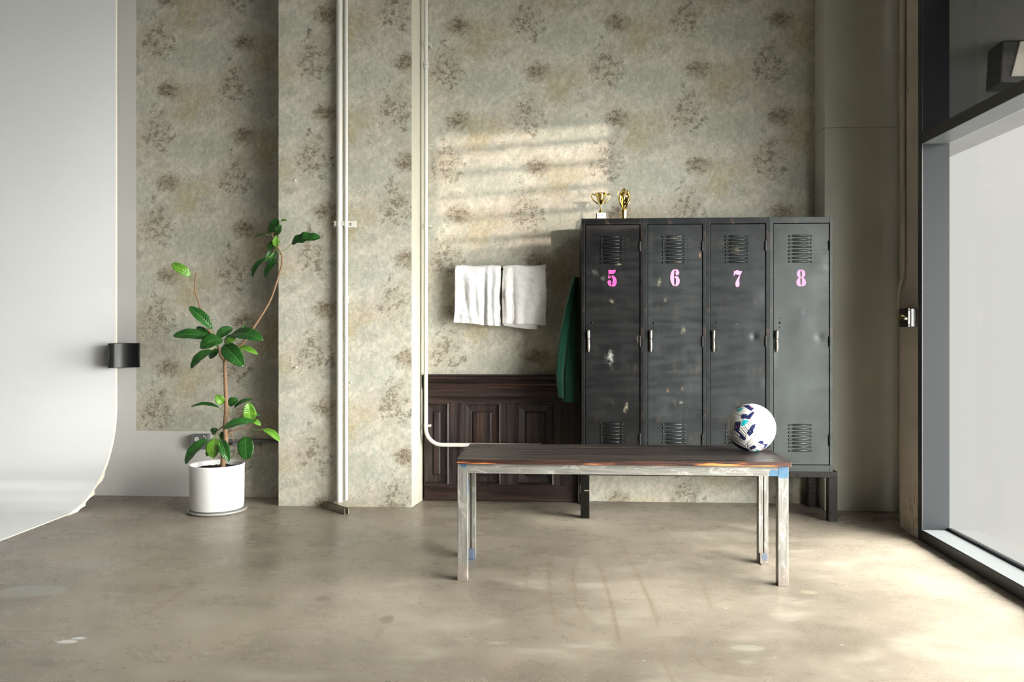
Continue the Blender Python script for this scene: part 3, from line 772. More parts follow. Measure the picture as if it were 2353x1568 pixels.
# ------------------------------------------------------------------ green shirt hanging on the side of the left locker
MGRN = fabric('green_cotton', (.001, .040, .021), .85, 700, .25, .5)
SY = 5.19
sh = thing('shirt', 'dark green long-sleeved shirt hanging from the side of the darkest locker', 'shirt', (LX0 - .07, SY, at(1320, 640, SY).z))
def drape(name, sec, mat, parent, N=40, cups=.0, closed=True):
    """sec: (py, x_left px, x_right px, depth, y offset): cloth tube narrowing and widening down its length"""
    bm = bmesh.new(); rows = []; K = 44
    for i in range(N + 1):
        f = i / N * (len(sec) - 1); a = min(int(f), len(sec) - 2); s = f - a; s = s * s * (3 - 2 * s)
        v = [sec[a][k] + (sec[a + 1][k] - sec[a][k]) * s for k in range(5)]
        xl, xr = at(v[1], v[0], SY).x, min(at(v[2], v[0], SY).x, LX0 - .006); z = at(v[1], v[0], SY).z
        row = []
        for k in range(K):
            t_ = 2 * PI * k / K
            rip = 1 + cups * math.sin(t_ * 5 + i * .05) * min(1, i / N * 2) + cups * .5 * math.sin(t_ * 9 + 1.3)
            sg = lambda q, e: math.copysign(abs(q) ** e, q)
            row.append(bm.verts.new(((xl + xr) / 2 + (xr - xl) / 2 * sg(math.cos(t_), .8) * (rip if math.cos(t_) < .4 else 1), SY + v[4] + v[3] * sg(math.sin(t_), .85) * rip, z)))
        rows.append(row)
    for p, q in zip(rows, rows[1:]):
        for k in range(K): bm.faces.new((p[k], p[(k + 1) % K], q[(k + 1) % K], q[k]))
    bm.faces.new(rows[0]); bm.faces.new(rows[-1][::-1])
    o = obj(name, bm, mat, parent, sm=True); autosmooth(o, 60); return o
drape('torso', [(637, 1318, 1329, .02, 0), (660, 1311, 1334, .05, .01), (700, 1302, 1334, .09, .02), (760, 1297, 1334, .11, .02), (830, 1293, 1335, .12, .02), (880, 1291, 1334, .13, .02), (921, 1291, 1328, .125, .02)], MGRN, sh, cups=.05)
drape('sleeve', [(655, 1312, 1322, .02, -.04), (700, 1299, 1318, .035, -.05), (760, 1287, 1308, .045, -.05), (820, 1279, 1300, .05, -.05), (860, 1276, 1296, .05, -.05), (880, 1279, 1297, .045, -.05), (912, 1283, 1297, .04, -.05)], MGRN, sh, cups=.06)
for a_, z0_, z1_ in ((0, 914, 921),):
    bm = bmesh.new(); x0_, x1_ = at(1291.5, 918, SY).x, at(1314, 918, SY).x
    tube(bm, [(x0_, SY - .085, at(1300, 915, SY).z), ((x0_ + x1_) / 2, SY - .112, at(1300, 915, SY).z), (x1_, SY - .116, at(1300, 915, SY).z)], .0012, 6); obj('hem_seam', bm, MGRN, sh)
hk = thing('coat_hook', 'small dark hook on the side of the darkest locker holding the green shirt', 'hook', (LX0, SY, at(1325, 640, SY).z + .01))
bm = bmesh.new(); hz = at(1325, 640, SY).z
tube(bm, catmull([(LX0 - .001, SY, hz + .03), (LX0 - .006, SY, hz + .0), (LX0 - .02, SY, hz - .012), (LX0 - .034, SY, hz - .006), (LX0 - .038, SY, hz + .010)], 5), .004, 8)
box(bm, LX0 - .004, LX0 - .0005, SY - .012, SY + .012, hz + .0, hz + .05); obj('hook', bm, MDARKM, hk, sm=False)

# ------------------------------------------------------------------ bench
BZ = .558
bl_x, br_x = at(1048, 1056, 3.722).x, at(1820, 1060, 3.722).x
be = thing('bench', 'weathered wooden bench with dark plank top and grey paint-stained legs', 'bench', ((bl_x + br_x) / 2, 3.95, 0))
MPLANK = wood_mat('dark_plank', (.014, .011, .010), (.050, .038, .033), (.12, .048, .028), 0, .14, .40, 1.0)
MEDGE = wood_mat('chipped_plank_edge', (.012, .008, .007), (.07, .020, .009), (.62, .21, .06), 0, .9, .5, 2.6)
bm = bmesh.new(); y = 3.722; rnd = random.Random(11); ws = [.104, .098, .108, .098, .096]
for k, w_ in enumerate(ws):
    a = bl_x + rnd.uniform(-.004, .010) + (.000 if k else .0); b = br_x + rnd.uniform(-.010, .006)
    box(bm, a, b, y + .0015, y + w_ - .0015, BZ - .021 - rnd.uniform(0, .001), BZ + rnd.uniform(-.0015, .0015), 0); y += w_
for f in bm.faces:
    if f.calc_center_median().y < 3.7245: f.material_index = 1
top = obj('plank_top', bm, [MPLANK, MEDGE], be, bev=.0022, label='dark stained plank top')
bm = bmesh.new()
for q in range(26):
    xx = rnd.uniform(bl_x, br_x); ln = rnd.uniform(.01, .06)
    box(bm, xx, xx + ln, 3.7215, 3.7235, BZ - .004 - rnd.uniform(.001, .012), BZ - .002 - rnd.uniform(0, .002))
bm.free()
LGX = (-.4585, .979); lw_ = .046
bc = [(LGX[0] + .03, 3.746, .535, .022), (LGX[1] + .026, 3.746, .512, .034), (LGX[0] + .046, 3.765, .45, .024), (LGX[0] + .046, 3.765, .41, .022), (LGX[0] + .026, 4.09, .02, .045), (LGX[1] + .026, 4.09, .034, .022), (LGX[1] - .02, 3.747, .502, .022)]
MLEG = weathered_paint('weathered_leg_paint', 2, bc); MRAIL = weathered_paint('weathered_rail_paint', 0, bc)
rz0, rz1 = BZ - .021 - .047, BZ - .022
bm = bmesh.new(); box(bm, LGX[0] + lw_, LGX[1], 3.747, 3.79, rz0, rz1); obj('rail', bm, MRAIL, be, bev=.0015)
bm = bmesh.new(); box(bm, LGX[0] + lw_, LGX[1], 4.105, 4.148, rz0, rz1); obj('rail', bm, MRAIL, be, bev=.0015)
for xx in LGX:
    bm = bmesh.new(); box(bm, xx + .002, xx + lw_ - .002, 3.79, 4.105, rz0, rz1); obj('rail', bm, MLEG, be, bev=.0015)
for xx in LGX:
    bm = bmesh.new(); box(bm, xx, xx + lw_, 3.746, 3.791, .0, rz1 + .0005); obj('leg', bm, MLEG, be, bev=.0018)
    bm = bmesh.new(); d = .010                          # slotted channel rear legs
    box(bm, xx, xx + d, 4.104, 4.149, .0, rz1); box(bm, xx + lw_ - d, xx + lw_, 4.104, 4.149, .0, rz1)
    box(bm, xx + d, xx + lw_ - d, 4.11, 4.149, .0, rz1); box(bm, xx + d, xx + .020, 4.104, 4.11, .05, rz1); box(bm, xx + .026, xx + lw_ - d, 4.104, 4.11, .05, rz1)
    lg = obj('leg', bm, MLEG, be, bev=.001)
    bm = bmesh.new(); box(bm, xx + .004, xx + lw_ - .008, 4.092, 4.104, .003, .052); box(bm, xx + .004, xx + lw_ - .004, 4.070, 4.104, 0, .004)
    obj('foot_bracket', bm, MLEG, lg, bev=.001, label='blue-painted foot bracket')

# ------------------------------------------------------------------ soccer ball
BR = .1145
dd = ray(1726, 984).normalized()
byy = 3.722 + .30
bc_ = at(1726, 984, byy); bc_.z = BZ + BR + .001
Nf = (Vector((0, 0, CAMH)) - bc_).normalized(); Rt = Vector((0, 0, 1)).cross(Nf).normalized() ; Up = Nf.cross(Rt)
PANN = [[(590, 205), (740, 180), (890, 275), (810, 350)], [(410, 310), (430, 245), (560, 205), (600, 225), (500, 262)],
  [(552, 505), (590, 430), (722, 428), (708, 475), (860, 350), (895, 392), (782, 562), (560, 545)],
  [(405, 640), (560, 622), (512, 885), (372, 850)], [(372, 850), (515, 885), (695, 1060), (650, 1110), (590, 1095), (525, 1040), (528, 960)],
  [(745, 840), (830, 715), (925, 665), (908, 775), (868, 830), (865, 905), (768, 1002), (700, 920)],
  [(968, 1160), (1050, 1100), (1118, 1112), (1115, 1185), (1245, 1180), (1180, 1285), (1085, 1338), (1150, 1235), (1110, 1205)],
  [(758, 1300), (880, 1220), (948, 1275), (862, 1340), (792, 1352)], [(275, 1105), (340, 1160), (430, 1210), (720, 1330), (790, 1375), (700, 1400), (450, 1300), (330, 1210)],
  [(240, 470), (205, 600), (192, 840), (150, 840), (150, 600), (200, 470)]]
PANT = [[(422, 355), (480, 300), (560, 262), (625, 265), (555, 350), (480, 372)], [(600, 588), (728, 580), (742, 620), (700, 660), (640, 735), (562, 746), (575, 650)], [(880, 1400), (980, 1350), (1035, 1355), (960, 1420)]]
PANG = [[(930, 668), (980, 668), (1050, 770), (1215, 790), (1200, 832), (1020, 835)], [(1060, 665), (1090, 660), (1120, 760), (1090, 765)], [(1225, 570), (1310, 600), (1312, 740), (1270, 755), (1250, 640)], [(1108, 590), (1130, 580), (1170, 730), (1150, 740)],
  [(1030, 430), (1075, 375), (1095, 385), (1050, 440)], [(1085, 490), (1115, 435), (1125, 440), (1098, 495)]]
PANP = [[(418, 800), (440, 745), (448, 750), (436, 806)], [(800, 235), (840, 262), (836, 270), (798, 245)]]
GRV = [[(380, 290), (395, 440), (560, 482)], [(340, 340), (350, 500), (420, 590), (600, 560)], [(300, 400), (330, 560), (350, 620), (345, 1000)], [(250, 500), (300, 620), (300, 1000)],
  [(395, 290), (440, 240)], [(640, 760), (725, 860)], [(610, 790), (700, 900)], [(570, 820), (680, 960)], [(520, 860), (665, 1015)], [(400, 960), (480, 1030), (560, 1150)], [(380, 1040), (520, 1140)],
  [(580, 1165), (680, 1185), (905, 1005)], [(560, 1130), (690, 1150), (880, 1000), (905, 920)], [(650, 1225), (935, 1045)], [(700, 1270), (970, 1070)], [(450, 1180), (650, 1280)], [(690, 1190), (720, 1300)],
  [(745, 560), (830, 700)], [(710, 600), (800, 705)], [(690, 650), (770, 760)], [(790, 560), (900, 650)], [(900, 930), (1000, 1060), (1200, 1000)], [(1000, 500), (1200, 520), (1350, 640)], [(900, 640), (960, 560), (1080, 520)],
  [(900, 280), (1100, 330), (1250, 480)], [(940, 1180), (1060, 1260), (1080, 1330)], [(860, 1330), (960, 1380)], [(200, 900), (300, 1010), (350, 1130)], [(820, 880), (780, 830)], [(430, 180), (600, 165), (760, 160)]]
def inpoly(x, y, P):
    r = False; n = len(P)
    for i in range(n):
        x1, y1 = P[i]; x2, y2 = P[(i + 1) % n]
        if (y1 > y) != (y2 > y) and x < (x2 - x1) * (y - y1) / (y2 - y1) + x1: r = not r
    return r
def segd(x, y, a, b):
    dx, dy = b[0] - a[0], b[1] - a[1]; t_ = max(0, min(1, ((x - a[0]) * dx + (y - a[1]) * dy) / (dx * dx + dy * dy)))
    return math.hypot(x - a[0] - dx * t_, y - a[1] - dy * t_)
def bxy(n):  # direction on the ball -> the coordinates the print was measured in (same print on the far side)
    f = n.dot(Nf); s = 1 if f >= 0 else -1
    return 812 + n.dot(Rt) * s * 634, 778 - n.dot(Up) * 634
bm = bmesh.new(); SU, SV = 360, 180
rings = []
segs = [(a, b, min(a[0], b[0]) - 20, max(a[0], b[0]) + 20, min(a[1], b[1]) - 20, max(a[1], b[1]) + 20) for g in GRV for a, b in zip(g, g[1:])]
for j in range(SV + 1):
    t_ = PI * j / SV
    if j in (0, SV): rings.append([bm.verts.new(bc_ + Up * math.cos(t_) * BR)]); continue
    row = []
    for i in range(SU):
        p = 2 * PI * i / SU; n = Up * math.cos(t_) + (Rt * math.cos(p) + Nf * math.sin(p)) * math.sin(t_)
        x, y = bxy(n); h = 0
        for a, b, q0, q1, q2, q3 in segs:
            if q0 < x < q1 and q2 < y < q3:
                d = segd(x, y, a, b)
                if d < 14: h = min(h, -.0024 * (1 - (d / 14) ** 2))
        row.append(bm.verts.new(bc_ + n * (BR + h)))
    rings.append(row)
def pcol(f):
    n = (f.calc_center_median() - bc_).normalized(); x, y = bxy(n)
    for mi, S in ((4, PANP), (1, PANN), (2, PANT), (3, PANG)):
        for P in S:
            if inpoly(x, y, P): return mi
    return 0
for j in range(SV):
    a, b = rings[j], rings[j + 1]
    for i in range(SU):
        i2 = (i + 1) % SU
        f = bm.faces.new((a[0], b[i], b[i2]) if len(a) == 1 else ((a[i], b[0], a[i2]) if len(b) == 1 else (a[i], b[i], b[i2], a[i2])))
        f.material_index = pcol(f)
bmats = [newmat('ball_white', (.64, .63, .61), .5)[0], newmat('ball_navy', (.012, .018, .075), .4)[0], newmat('ball_teal', (.01, .42, .50), .4)[0], newmat('ball_silver_grey', (.36, .37, .43), .4)[0], newmat('ball_pink', (.8, .05, .25), .4)[0]]
o = obj('soccer_ball', bm, bmats, None, sm=True); tag(o, 'white soccer ball with navy and teal marks resting on the right end of the bench', 'ball')

# ------------------------------------------------------------------ potted plant
PC = Vector((-2.141, 5.085)); PR = .166
pl = thing('potted_plant', 'tall leggy leafy green plant in a white cylindrical pot by the wallpapered pier', 'plant', (PC.x, PC.y, .018))
bm = bmesh.new()
lathe(bm, [(0, .018), (PR - .022, .018), (PR - .008, .024), (PR - .003, .05), (PR, .285), (PR + .001, .292), (PR - .003, .297), (PR - .009, .294), (PR - .012, .28), (PR - .015, .255), (0, .255)], PC, 72)
autosmooth(obj('pot', bm, MPOT, pl, label='white ceramic pot'), 50)
so_, ts, bs_ = newmat('dark_soil', (.028, .018, .012), .95); put(ts, bs_.inputs['Normal'], bump(ts, noise(ts, objco(ts), 90, 4, .8), 1.0, .01))
bm = bmesh.new(); rings = []; rnd = random.Random(2)
lathe(bm, [(PR - .0145, .258)] + [((PR - .0145) * (1 - k / 14), .258) for k in range(1, 14)] + [(0, .262)], PC, 60)
for v in bm.verts: v.co.z += rnd.uniform(0, .012)
for _ in range(160):
    a = rnd.uniform(0, 2 * PI); r = (PR - .03) * math.sqrt(rnd.random()); ball(bm, (PC.x + r * math.cos(a), PC.y + r * math.sin(a), .266), rnd.uniform(.003, .008), rnd.uniform(.7, 1.5), rnd.uniform(.7, 1.5), .8, 6, 4)
obj('soil', bm, so_, pl)
bm = bmesh.new(); lathe(bm, [(0, 0), (.165, 0), (.176, .004), (.181, .012), (.180, .017), (.170, .012), (.162, .0105), (.140, .0165), (0, .0165)], PC, 64)
o = autosmooth(obj('plant_saucer', bm, MSAUC, None), 40); tag(o, 'flat grey saucer on the floor under the white plant pot', 'saucer')

MBARK, tb_, bb_ = newmat('plant_bark', (.25, .14, .075), .8)
pb = worldpos(tb_); xx_, yy_, zz_ = sep(tb_, pb); nb = noise(tb_, comb(tb_, xx_ * 40, yy_ * 40, zz_ * 90), 1.0, 4, .7)
put(tb_, bb_.inputs['Base Color'], mix(tb_, nb, (.11, .062, .038), (.36, .215, .12))); put(tb_, bb_.inputs['Normal'], bump(tb_, nb, .6, .002))
MGST = newmat('green_stem', (.16, .24, .05), .6)[0]
def leafmat(name, c1, c2, vein):
    m, t, b = newmat(name, c1, .34, spec=.5)
    uv = t.nodes.new('ShaderNodeUVMap'); u, v, _ = sep(t, E(t, uv.outputs[0]))
    side = M(t, 'ABSOLUTE', v - .5) * 2.0
    wv = M(t, 'SINE', (u - side * .13) * 70.0)
    mid = smooth(t, side, .075, .02); vn = smooth(t, wv, .90, 1.0) * .35
    n = noise(t, objco(t), 22, 3)
    k = mix(t, smooth(t, n, .3, .7), c1, c2)
    k = mix(t, mid * .85, k, vein); k = mix(t, vn, k, vein)
    put(t, b.inputs['Base Color'], k); put(t, b.inputs['Normal'], bump(t, wv * .5 - mid, .35, .002))
    b.inputs['Subsurface Weight'].default_value = .0
    return m
MLF = leafmat('leaf_deep_green', (.008, .055, .008), (.020, .100, .014), (.08, .21, .05))
MLB = leafmat('leaf_fresh_green', (.075, .22, .018), (.14, .32, .03), (.28, .45, .10))
def leaf(bm, base, tip, wd, face=(0, -1, .25), fold=.25, curl=.12, mi=0, twist=0.0, wav=.05):
    base = Vector(base); tip = Vector(tip); L = (tip - base).length; d = (tip - base).normalized()
    n = Vector(face).normalized(); n = (n - d * n.dot(d)).normalized(); s = d.cross(n)
    NU, NV = 16, 8; uvl = bm.loops.layers.uv.verify(); rows = []
    for i in range(NU + 1):
        u = i / NU; wprof = (math.sin(PI * (u ** .92)) ** .52) if 0 < u < 1 else 0
        a = twist * u; n2 = n * math.cos(a) + s * math.sin(a); s2 = s * math.cos(a) - n * math.sin(a)
        ctr = base + d * (L * u) + n * (L * curl * math.sin(PI * u)) ; row = []
        for j in range(NV + 1):
            q = (j / NV - .5) * 2; hw = wd * .5 * max(wprof, .02)
            off = s2 * (q * hw) + n2 * (abs(q) * hw * fold * 1.0 + wav * hw * math.sin(u * 19 + q * 2) * abs(q))
            row.append(bm.verts.new(ctr + off))
        rows.append(row)
    for i in range(NU):
        for j in range(NV):
            f = bm.faces.new((rows[i][j], rows[i][j + 1], rows[i + 1][j + 1], rows[i + 1][j])); f.material_index = mi; f.smooth = True
            for lp_, (ii, jj) in zip(f.loops, ((i, j), (i, j + 1), (i + 1, j + 1), (i + 1, j))): lp_[uvl].uv = (ii / NU, jj / NV)
def A_(x, y, Y): return at(360 + x / 4.0205, 470 + y / 4.0205, Y)
def B_(x, y, Y): return at(380 + x / 4.125, 840 + y / 4.125, Y)
S1 = 5.085 / 1900
PY = 5.085
def petiole(bm, a, b, r=.0022, sag=.01):
    a, b = Vector(a), Vector(b); m = (a + b) / 2 - Vector((0, 0, sag)); tube(bm, catmull([a, m, b], 4), r, 7)
def foliage(name, fn, specs, lab=None):
    bm = bmesh.new(); stalks = []; sc = 4.0205 if fn is A_ else 4.125
    for sp in specs:
        (bx, by), (tx_, ty), w_, kw = sp[0], sp[1], sp[2], sp[3]
        y0 = PY + kw.pop('y0', 0); y1 = PY + kw.pop('y1', 0); pet = kw.pop('pet', None)
        a = fn(bx, by, y0); b = fn(tx_, ty, y1)
        leaf(bm, a, b, w_ / sc * S1 * 1.14, **kw)
        if pet:
            bp = bmesh.new(); petiole(bp, fn(pet[0], pet[1], PY), a); stalks.append(bp)
    o = obj(name, bm, [MLF, MLB], pl, fixn=False)
    sd = o.modifiers.new('thick', 'SOLIDIFY'); sd.thickness = .0008
    for bp in stalks: obj('leaf_stalk', bp, MGST, pl, sm=True)
foliage('foliage', A_, [
  ((1245, 362), (1525, 308), 95, dict(pet=(1152, 432), y1=-.03, fold=.5, wav=.22, face=(.1, -1, .5))),
  ((1010, 278), (893, 322), 38, dict(pet=(1072, 262), face=(0, -.6, 1), fold=.3)),
  ((1060, 262), (1112, 128), 95, dict(y0=.02, y1=.05, face=(-.3, -1, .2), curl=-.05)),
  ((1105, 272), (1150, 188), 58, dict(y1=-.04, face=(.3, -1, .1), wav=.15)),
  ((1135, 192), (1207, 152), 44, dict(y0=-.02, y1=-.04, mi=1, face=(0, -.7, 1), curl=.25)),
  ((1098, 392), (1108, 288), 55, dict(pet=(1148, 465), y1=-.03, mi=1, face=(.2, -1, .1))),
  ((1108, 360), (1145, 342), 26, dict(mi=1, face=(0, -1, .6))),
  ((1012, 500), (886, 670), 66, dict(pet=(1098, 415), y1=-.03, face=(-.5, -1, .5), fold=.5)),
  ((1090, 335), (1032, 425), 52, dict(y0=.02, y1=.03, face=(.3, -1, .2))),
  ((1052, 430), (1010, 530), 46, dict(y0=.02, y1=.02, face=(.5, -1, .2))),
  ((1108, 525), (1003, 684), 66, dict(pet=(1142, 505), y1=.0, face=(-.4, -1, .4), fold=.4)),
  ((1095, 440), (1050, 545), 52, dict(y0=.03, y1=.05, face=(.4, -1, .1)))])
foliage('foliage', A_, [((312, 660), (138, 548), 84, dict(pet=(352, 705), y1=-.02, mi=1, face=(.4, -1, .3), fold=.15)),
  ((512, 1150), (298, 945), 96, dict(pet=(552, 1222), y1=-.03, face=(.5, -1, .5), fold=.4, curl=.08))])
foliage('foliage', A_, [
  ((470, 1232), (150, 1216), 104, dict(pet=(560, 1290), y0=-.02, y1=-.08, face=(0, -.9, .7))),
  ((506, 1246), (368, 1132), 62, dict(pet=(560, 1270), y1=.03, face=(.2, -1, .5))),
  ((608, 1250), (402, 1330), 140, dict(y0=-.06, y1=-.14, face=(-.1, -1, .5), fold=.15, curl=.2)),
  ((512, 1348), (316, 1518), 100, dict(pet=(560, 1290), y0=-.05, y1=-.10, face=(-.4, -1, .5))),
  ((575, 1340), (486, 1422), 66, dict(y0=.03, y1=.04, face=(0, -1, .2))),
  ((556, 1228), (704, 1142), 88, dict(y0=.0, y1=.05, face=(.2, -1, .5))),
  ((690, 1200), (986, 1256), 128, dict(pet=(590, 1250), y0=-.03, y1=-.10, face=(.1, -.9, .8), fold=.2)),
  ((618, 1298), (806, 1498), 138, dict(y0=-.04, y1=-.12, face=(.2, -1, .35), fold=.22)),
  ((720, 1335), (934, 1388), 66, dict(y0=.0, y1=-.03, mi=1, face=(0, -.7, 1), fold=.4)),
  ((630, 1292), (740, 1205), 72, dict(y0=.03, y1=.05, face=(.2, -1, .5))),
  ((640, 1300), (736, 1248), 60, dict(y0=-.01, y1=-.04, mi=1, face=(.2, -1, .5), curl=.3)),
  ((772, 1172), (822, 1108), 30, dict(y0=.06, y1=.10, mi=0, face=(.8, -1, .2), fold=.5))])
foliage('foliage', B_, [
  ((512, 402), (240, 396), 56, dict(pet=(552, 430), y1=-.03, face=(0, -.5, 1), fold=.4)),
  ((550, 365), (478, 282), 76, dict(y1=-.02, mi=1, face=(.2, -1, .3), curl=.25)),
  ((600, 382), (688, 318), 84, dict(y0=.03, y1=.05, face=(-.2, -1, .4))),
  ((650, 402), (828, 322), 52, dict(pet=(608, 455), y0=.02, y1=.05, face=(.2, -.6, 1))),
  ((812, 525), (785, 352), 108, dict(y0=0, y1=-.04, mi=1, face=(.3, -1, .1), fold=.3)),
  ((835, 528), (545, 606), 92, dict(y0=-.04, y1=-.12, face=(0, -.8, .9), fold=.25)),
  ((760, 505), (902, 470), 48, dict(y0=.03, y1=.06, face=(.1, -.7, 1))),
  ((822, 545), (906, 570), 52, dict(y0=.0, y1=-.03, mi=1, face=(0, -.8, .8), curl=.3)),
  ((930, 606), (1090, 722), 66, dict(pet=(800, 596), y1=-.03, mi=1, face=(.4, -.8, .8), fold=.3)),
  ((758, 672), (772, 896), 138, dict(pet=(742, 608), y1=-.02, face=(.1, -1, .1), fold=.08, curl=.04)),
  ((500, 605), (438, 645), 60, dict(y0=.02, y1=.03, face=(.2, -1, .3), curl=.3)),
  ((405, 702), (190, 938), 108, dict(pet=(485, 655), y0=-.06, y1=-.12, face=(-.4, -1, .5), fold=.3)),
  ((472, 692), (456, 880), 128, dict(pet=(480, 640), y0=-.06, y1=-.10, mi=1, face=(-.1, -1, .2), fold=.18)),
  ((530, 705), (602, 916), 88, dict(pet=(500, 640), y0=-.06, y1=-.12, face=(.3, -1, .2), fold=.35)),
  ((412, 790), (396, 864), 36, dict(y0=.02, y1=.02, face=(.2, -1, .2))),
  ((548, 625), (548, 705), 60, dict(y0=.03, y1=.04, face=(.2, -1, .2)))])
def stem(name, fn, pts, r0, r1, mat=None, ys=None):
    bm = bmesh.new(); ps = catmull([fn(x, y, PY + (ys[i] if ys else 0)) for i, (x, y) in enumerate(pts)], 6); n = len(ps)
    rnd = random.Random(len(pts)); tube(bm, ps, [(r0 + (r1 - r0) * i / (n - 1)) * (1 + (.12 if i % 5 == 0 else 0)) for i in range(n)], 12)
    obj(name, bm, mat or MBARK, pl, sm=True)
bm = bmesh.new()
tp = [B_(545, 962, PY), B_(550, 840, PY), B_(572, 720, PY), B_(566, 560, PY), B_(576, 420, PY), B_(572, 250, PY), A_(632, 1568, PY), A_(628, 1450, PY)]
tp[0].z = .25; ps = catmull(tp, 8); n = len(ps)
tube(bm, ps, [(.0165 - .0065 * i / n) * (1 + .10 * math.sin(i * 1.9) * .5) for i in range(n)], 14); obj('trunk', bm, MBARK, pl, sm=True)
stem('branch', A_, [(628, 1450), (590, 1395), (575, 1330), (530, 1240), (460, 1115), (400, 950), (356, 800), (352, 740), (364, 628)], .009, .0035)
stem('branch', A_, [(628, 1450), (720, 1345), (800, 1275), (880, 1160), (985, 1000), (1060, 860), (1120, 680), (1158, 545), (1150, 455), (1110, 385), (1085, 330), (1062, 262)], .009, .003)
stem('branch', B_, [(575, 690), (608, 635), (700, 602), (765, 605), (805, 575), (830, 530)], .006, .003)
stem('branch', B_, [(562, 572), (530, 592), (500, 615), (468, 655)], .005, .003)
stem('branch', B_, [(592, 395), (600, 440), (625, 520), (632, 560), (628, 640), (648, 720)], .003, .0025)
stem('branch', B_, [(612, 555), (640, 530), (642, 505)], .005, .0045)

# ------------------------------------------------------------------ pipes on the pier
PFY = 5.246
def pipe(x0p, x1p, y, label, z0=0.0):
    a, b = at(x0p, 1100, y).x, at(x1p, 1100, y).x; r = (b - a) / 2
    bm = bmesh.new(); cyl(bm, ((a + b) / 2, y, z0), ((a + b) / 2, y, ZC), r, 28)
    o = autosmooth(obj('pipe', bm, MPIPE, None), 40); tag(o, label, 'pipe', 'white vertical pipes on the pier'); return (a + b) / 2, r
pxa, ra = pipe(773, 787, 5.205, 'thicker of two white pipes running up the wallpapered pier', .04)
pxb, rb = pipe(790.5, 799.5, 5.21, 'thinner white pipe just right of the thick one on the pier', .05)
bz2 = at(800, 515, 5.22).z
bm = bmesh.new(); b0, b1 = at(764, 515, 5.23).x, at(818, 515, 5.23).x
pc = thing('pipe_bracket', 'short white strut bracket clamping both pipes to the pier', 'bracket', (pxa, PFY, bz2))
box(bm, b0, b1, 5.228, 5.246, bz2 - .021, bz2 - .018); box(bm, b0, b1, 5.228, 5.246, bz2 + .018, bz2 + .021)
box(bm, b0, b1, 5.242, 5.246, bz2 - .021, bz2 + .021); box(bm, b0, b1, 5.225, 5.228, bz2 - .021, bz2 - .010); box(bm, b0, b1, 5.225, 5.228, bz2 + .010, bz2 + .021)
obj('strut', bm, MBRK, pc, bev=.001)
for cx, r in ((pxa, ra), (pxb, rb)):
    bm = bmesh.new(); tube(bm, [(cx, 5.2075, bz2 - .016), (cx, 5.2075, bz2 + .016)], r + .003, 20)
    box(bm, cx - r - .010, cx - r - .006, 5.19, 5.225, bz2 - .016, bz2 + .016); box(bm, cx - r - .004, cx - r, 5.19, 5.225, bz2 - .016, bz2 + .016)
    obj('clamp', bm, MBRK, pc)
    bm = bmesh.new(); cyl(bm, (cx - r - .022, 5.20, bz2), (cx - r + .002, 5.20, bz2), .003, 8); cyl(bm, (cx - r - .019, 5.20, bz2), (cx - r - .013, 5.20, bz2), .007, 6); obj('bolt', bm, MDARKM, pc)
bm = bmesh.new(); ball(bm, (b1 - .03, 5.239, bz2), .008, 1.3, .6, 1); obj('screw', bm, MBRK, pc)
bm = bmesh.new(); zc = at(796, 688, 5.21).z
for dz in (-.016, 0, .016): tube(bm, [(pxb, 5.21, zc + dz - .006), (pxb, 5.21, zc + dz + .006)], rb + .0045, 16)
ball(bm, (pxb + rb + .003, 5.205, zc + .01), .004); o = obj('pipe_coupling', bm, MPIPE, None); tag(o, 'small white coupling halfway up the thinner pipe', 'pipe coupling')
# floor strut: a steel channel lying on the floor at an angle
fa, fb = onfloor(762, 1168), onfloor(800, 1182)
dirv = (fb - fa).normalized(); pv = Vector((dirv.y, -dirv.x, 0))
fs = thing('floor_strut', 'short dull steel channel on the floor at the foot of the white pipes', 'strut', (fa.x, fa.y, 0))
bm = bmesh.new(); fb2 = fb; fa2 = Vector((pxa, 5.205, 0)) + (Vector((pxa, 5.205, 0)) - fb) * .55
fa2 = fb - dirv * .30
for off in (0, -.024):
    p = fa2 - pv * off; q = fb2 - pv * off
    vs_ = [bm.verts.new(v) for v in (p, q, q - pv * .0035, p - pv * .0035)]; vt_ = [bm.verts.new(v.co + Vector((0, 0, .036))) for v in vs_]
    for k in range(4): bm.faces.new((vs_[k], vs_[(k + 1) % 4], vt_[(k + 1) % 4], vt_[k]))
    bm.faces.new(vs_); bm.faces.new(vt_)
obj('channel', bm, MSTRUT, fs, bev=.0008)
bm = bmesh.new(); bp_ = fb2 - dirv * .085 + pv * .004; cyl(bm, bp_ + Vector((0, 0, .018)), bp_ + pv * .008 + Vector((0, 0, .018)), .012, 12); ball(bm, bp_ + pv * .010 + Vector((0, 0, .018)), .006); obj('bolt', bm, MDARKM, fs); bm = bmesh.new()
cyl(bm, (pxa - .02, 5.19, .0), (pxa - .02, 5.19, .03), .012, 10); obj('bolt', bm, MDARKM, fs)

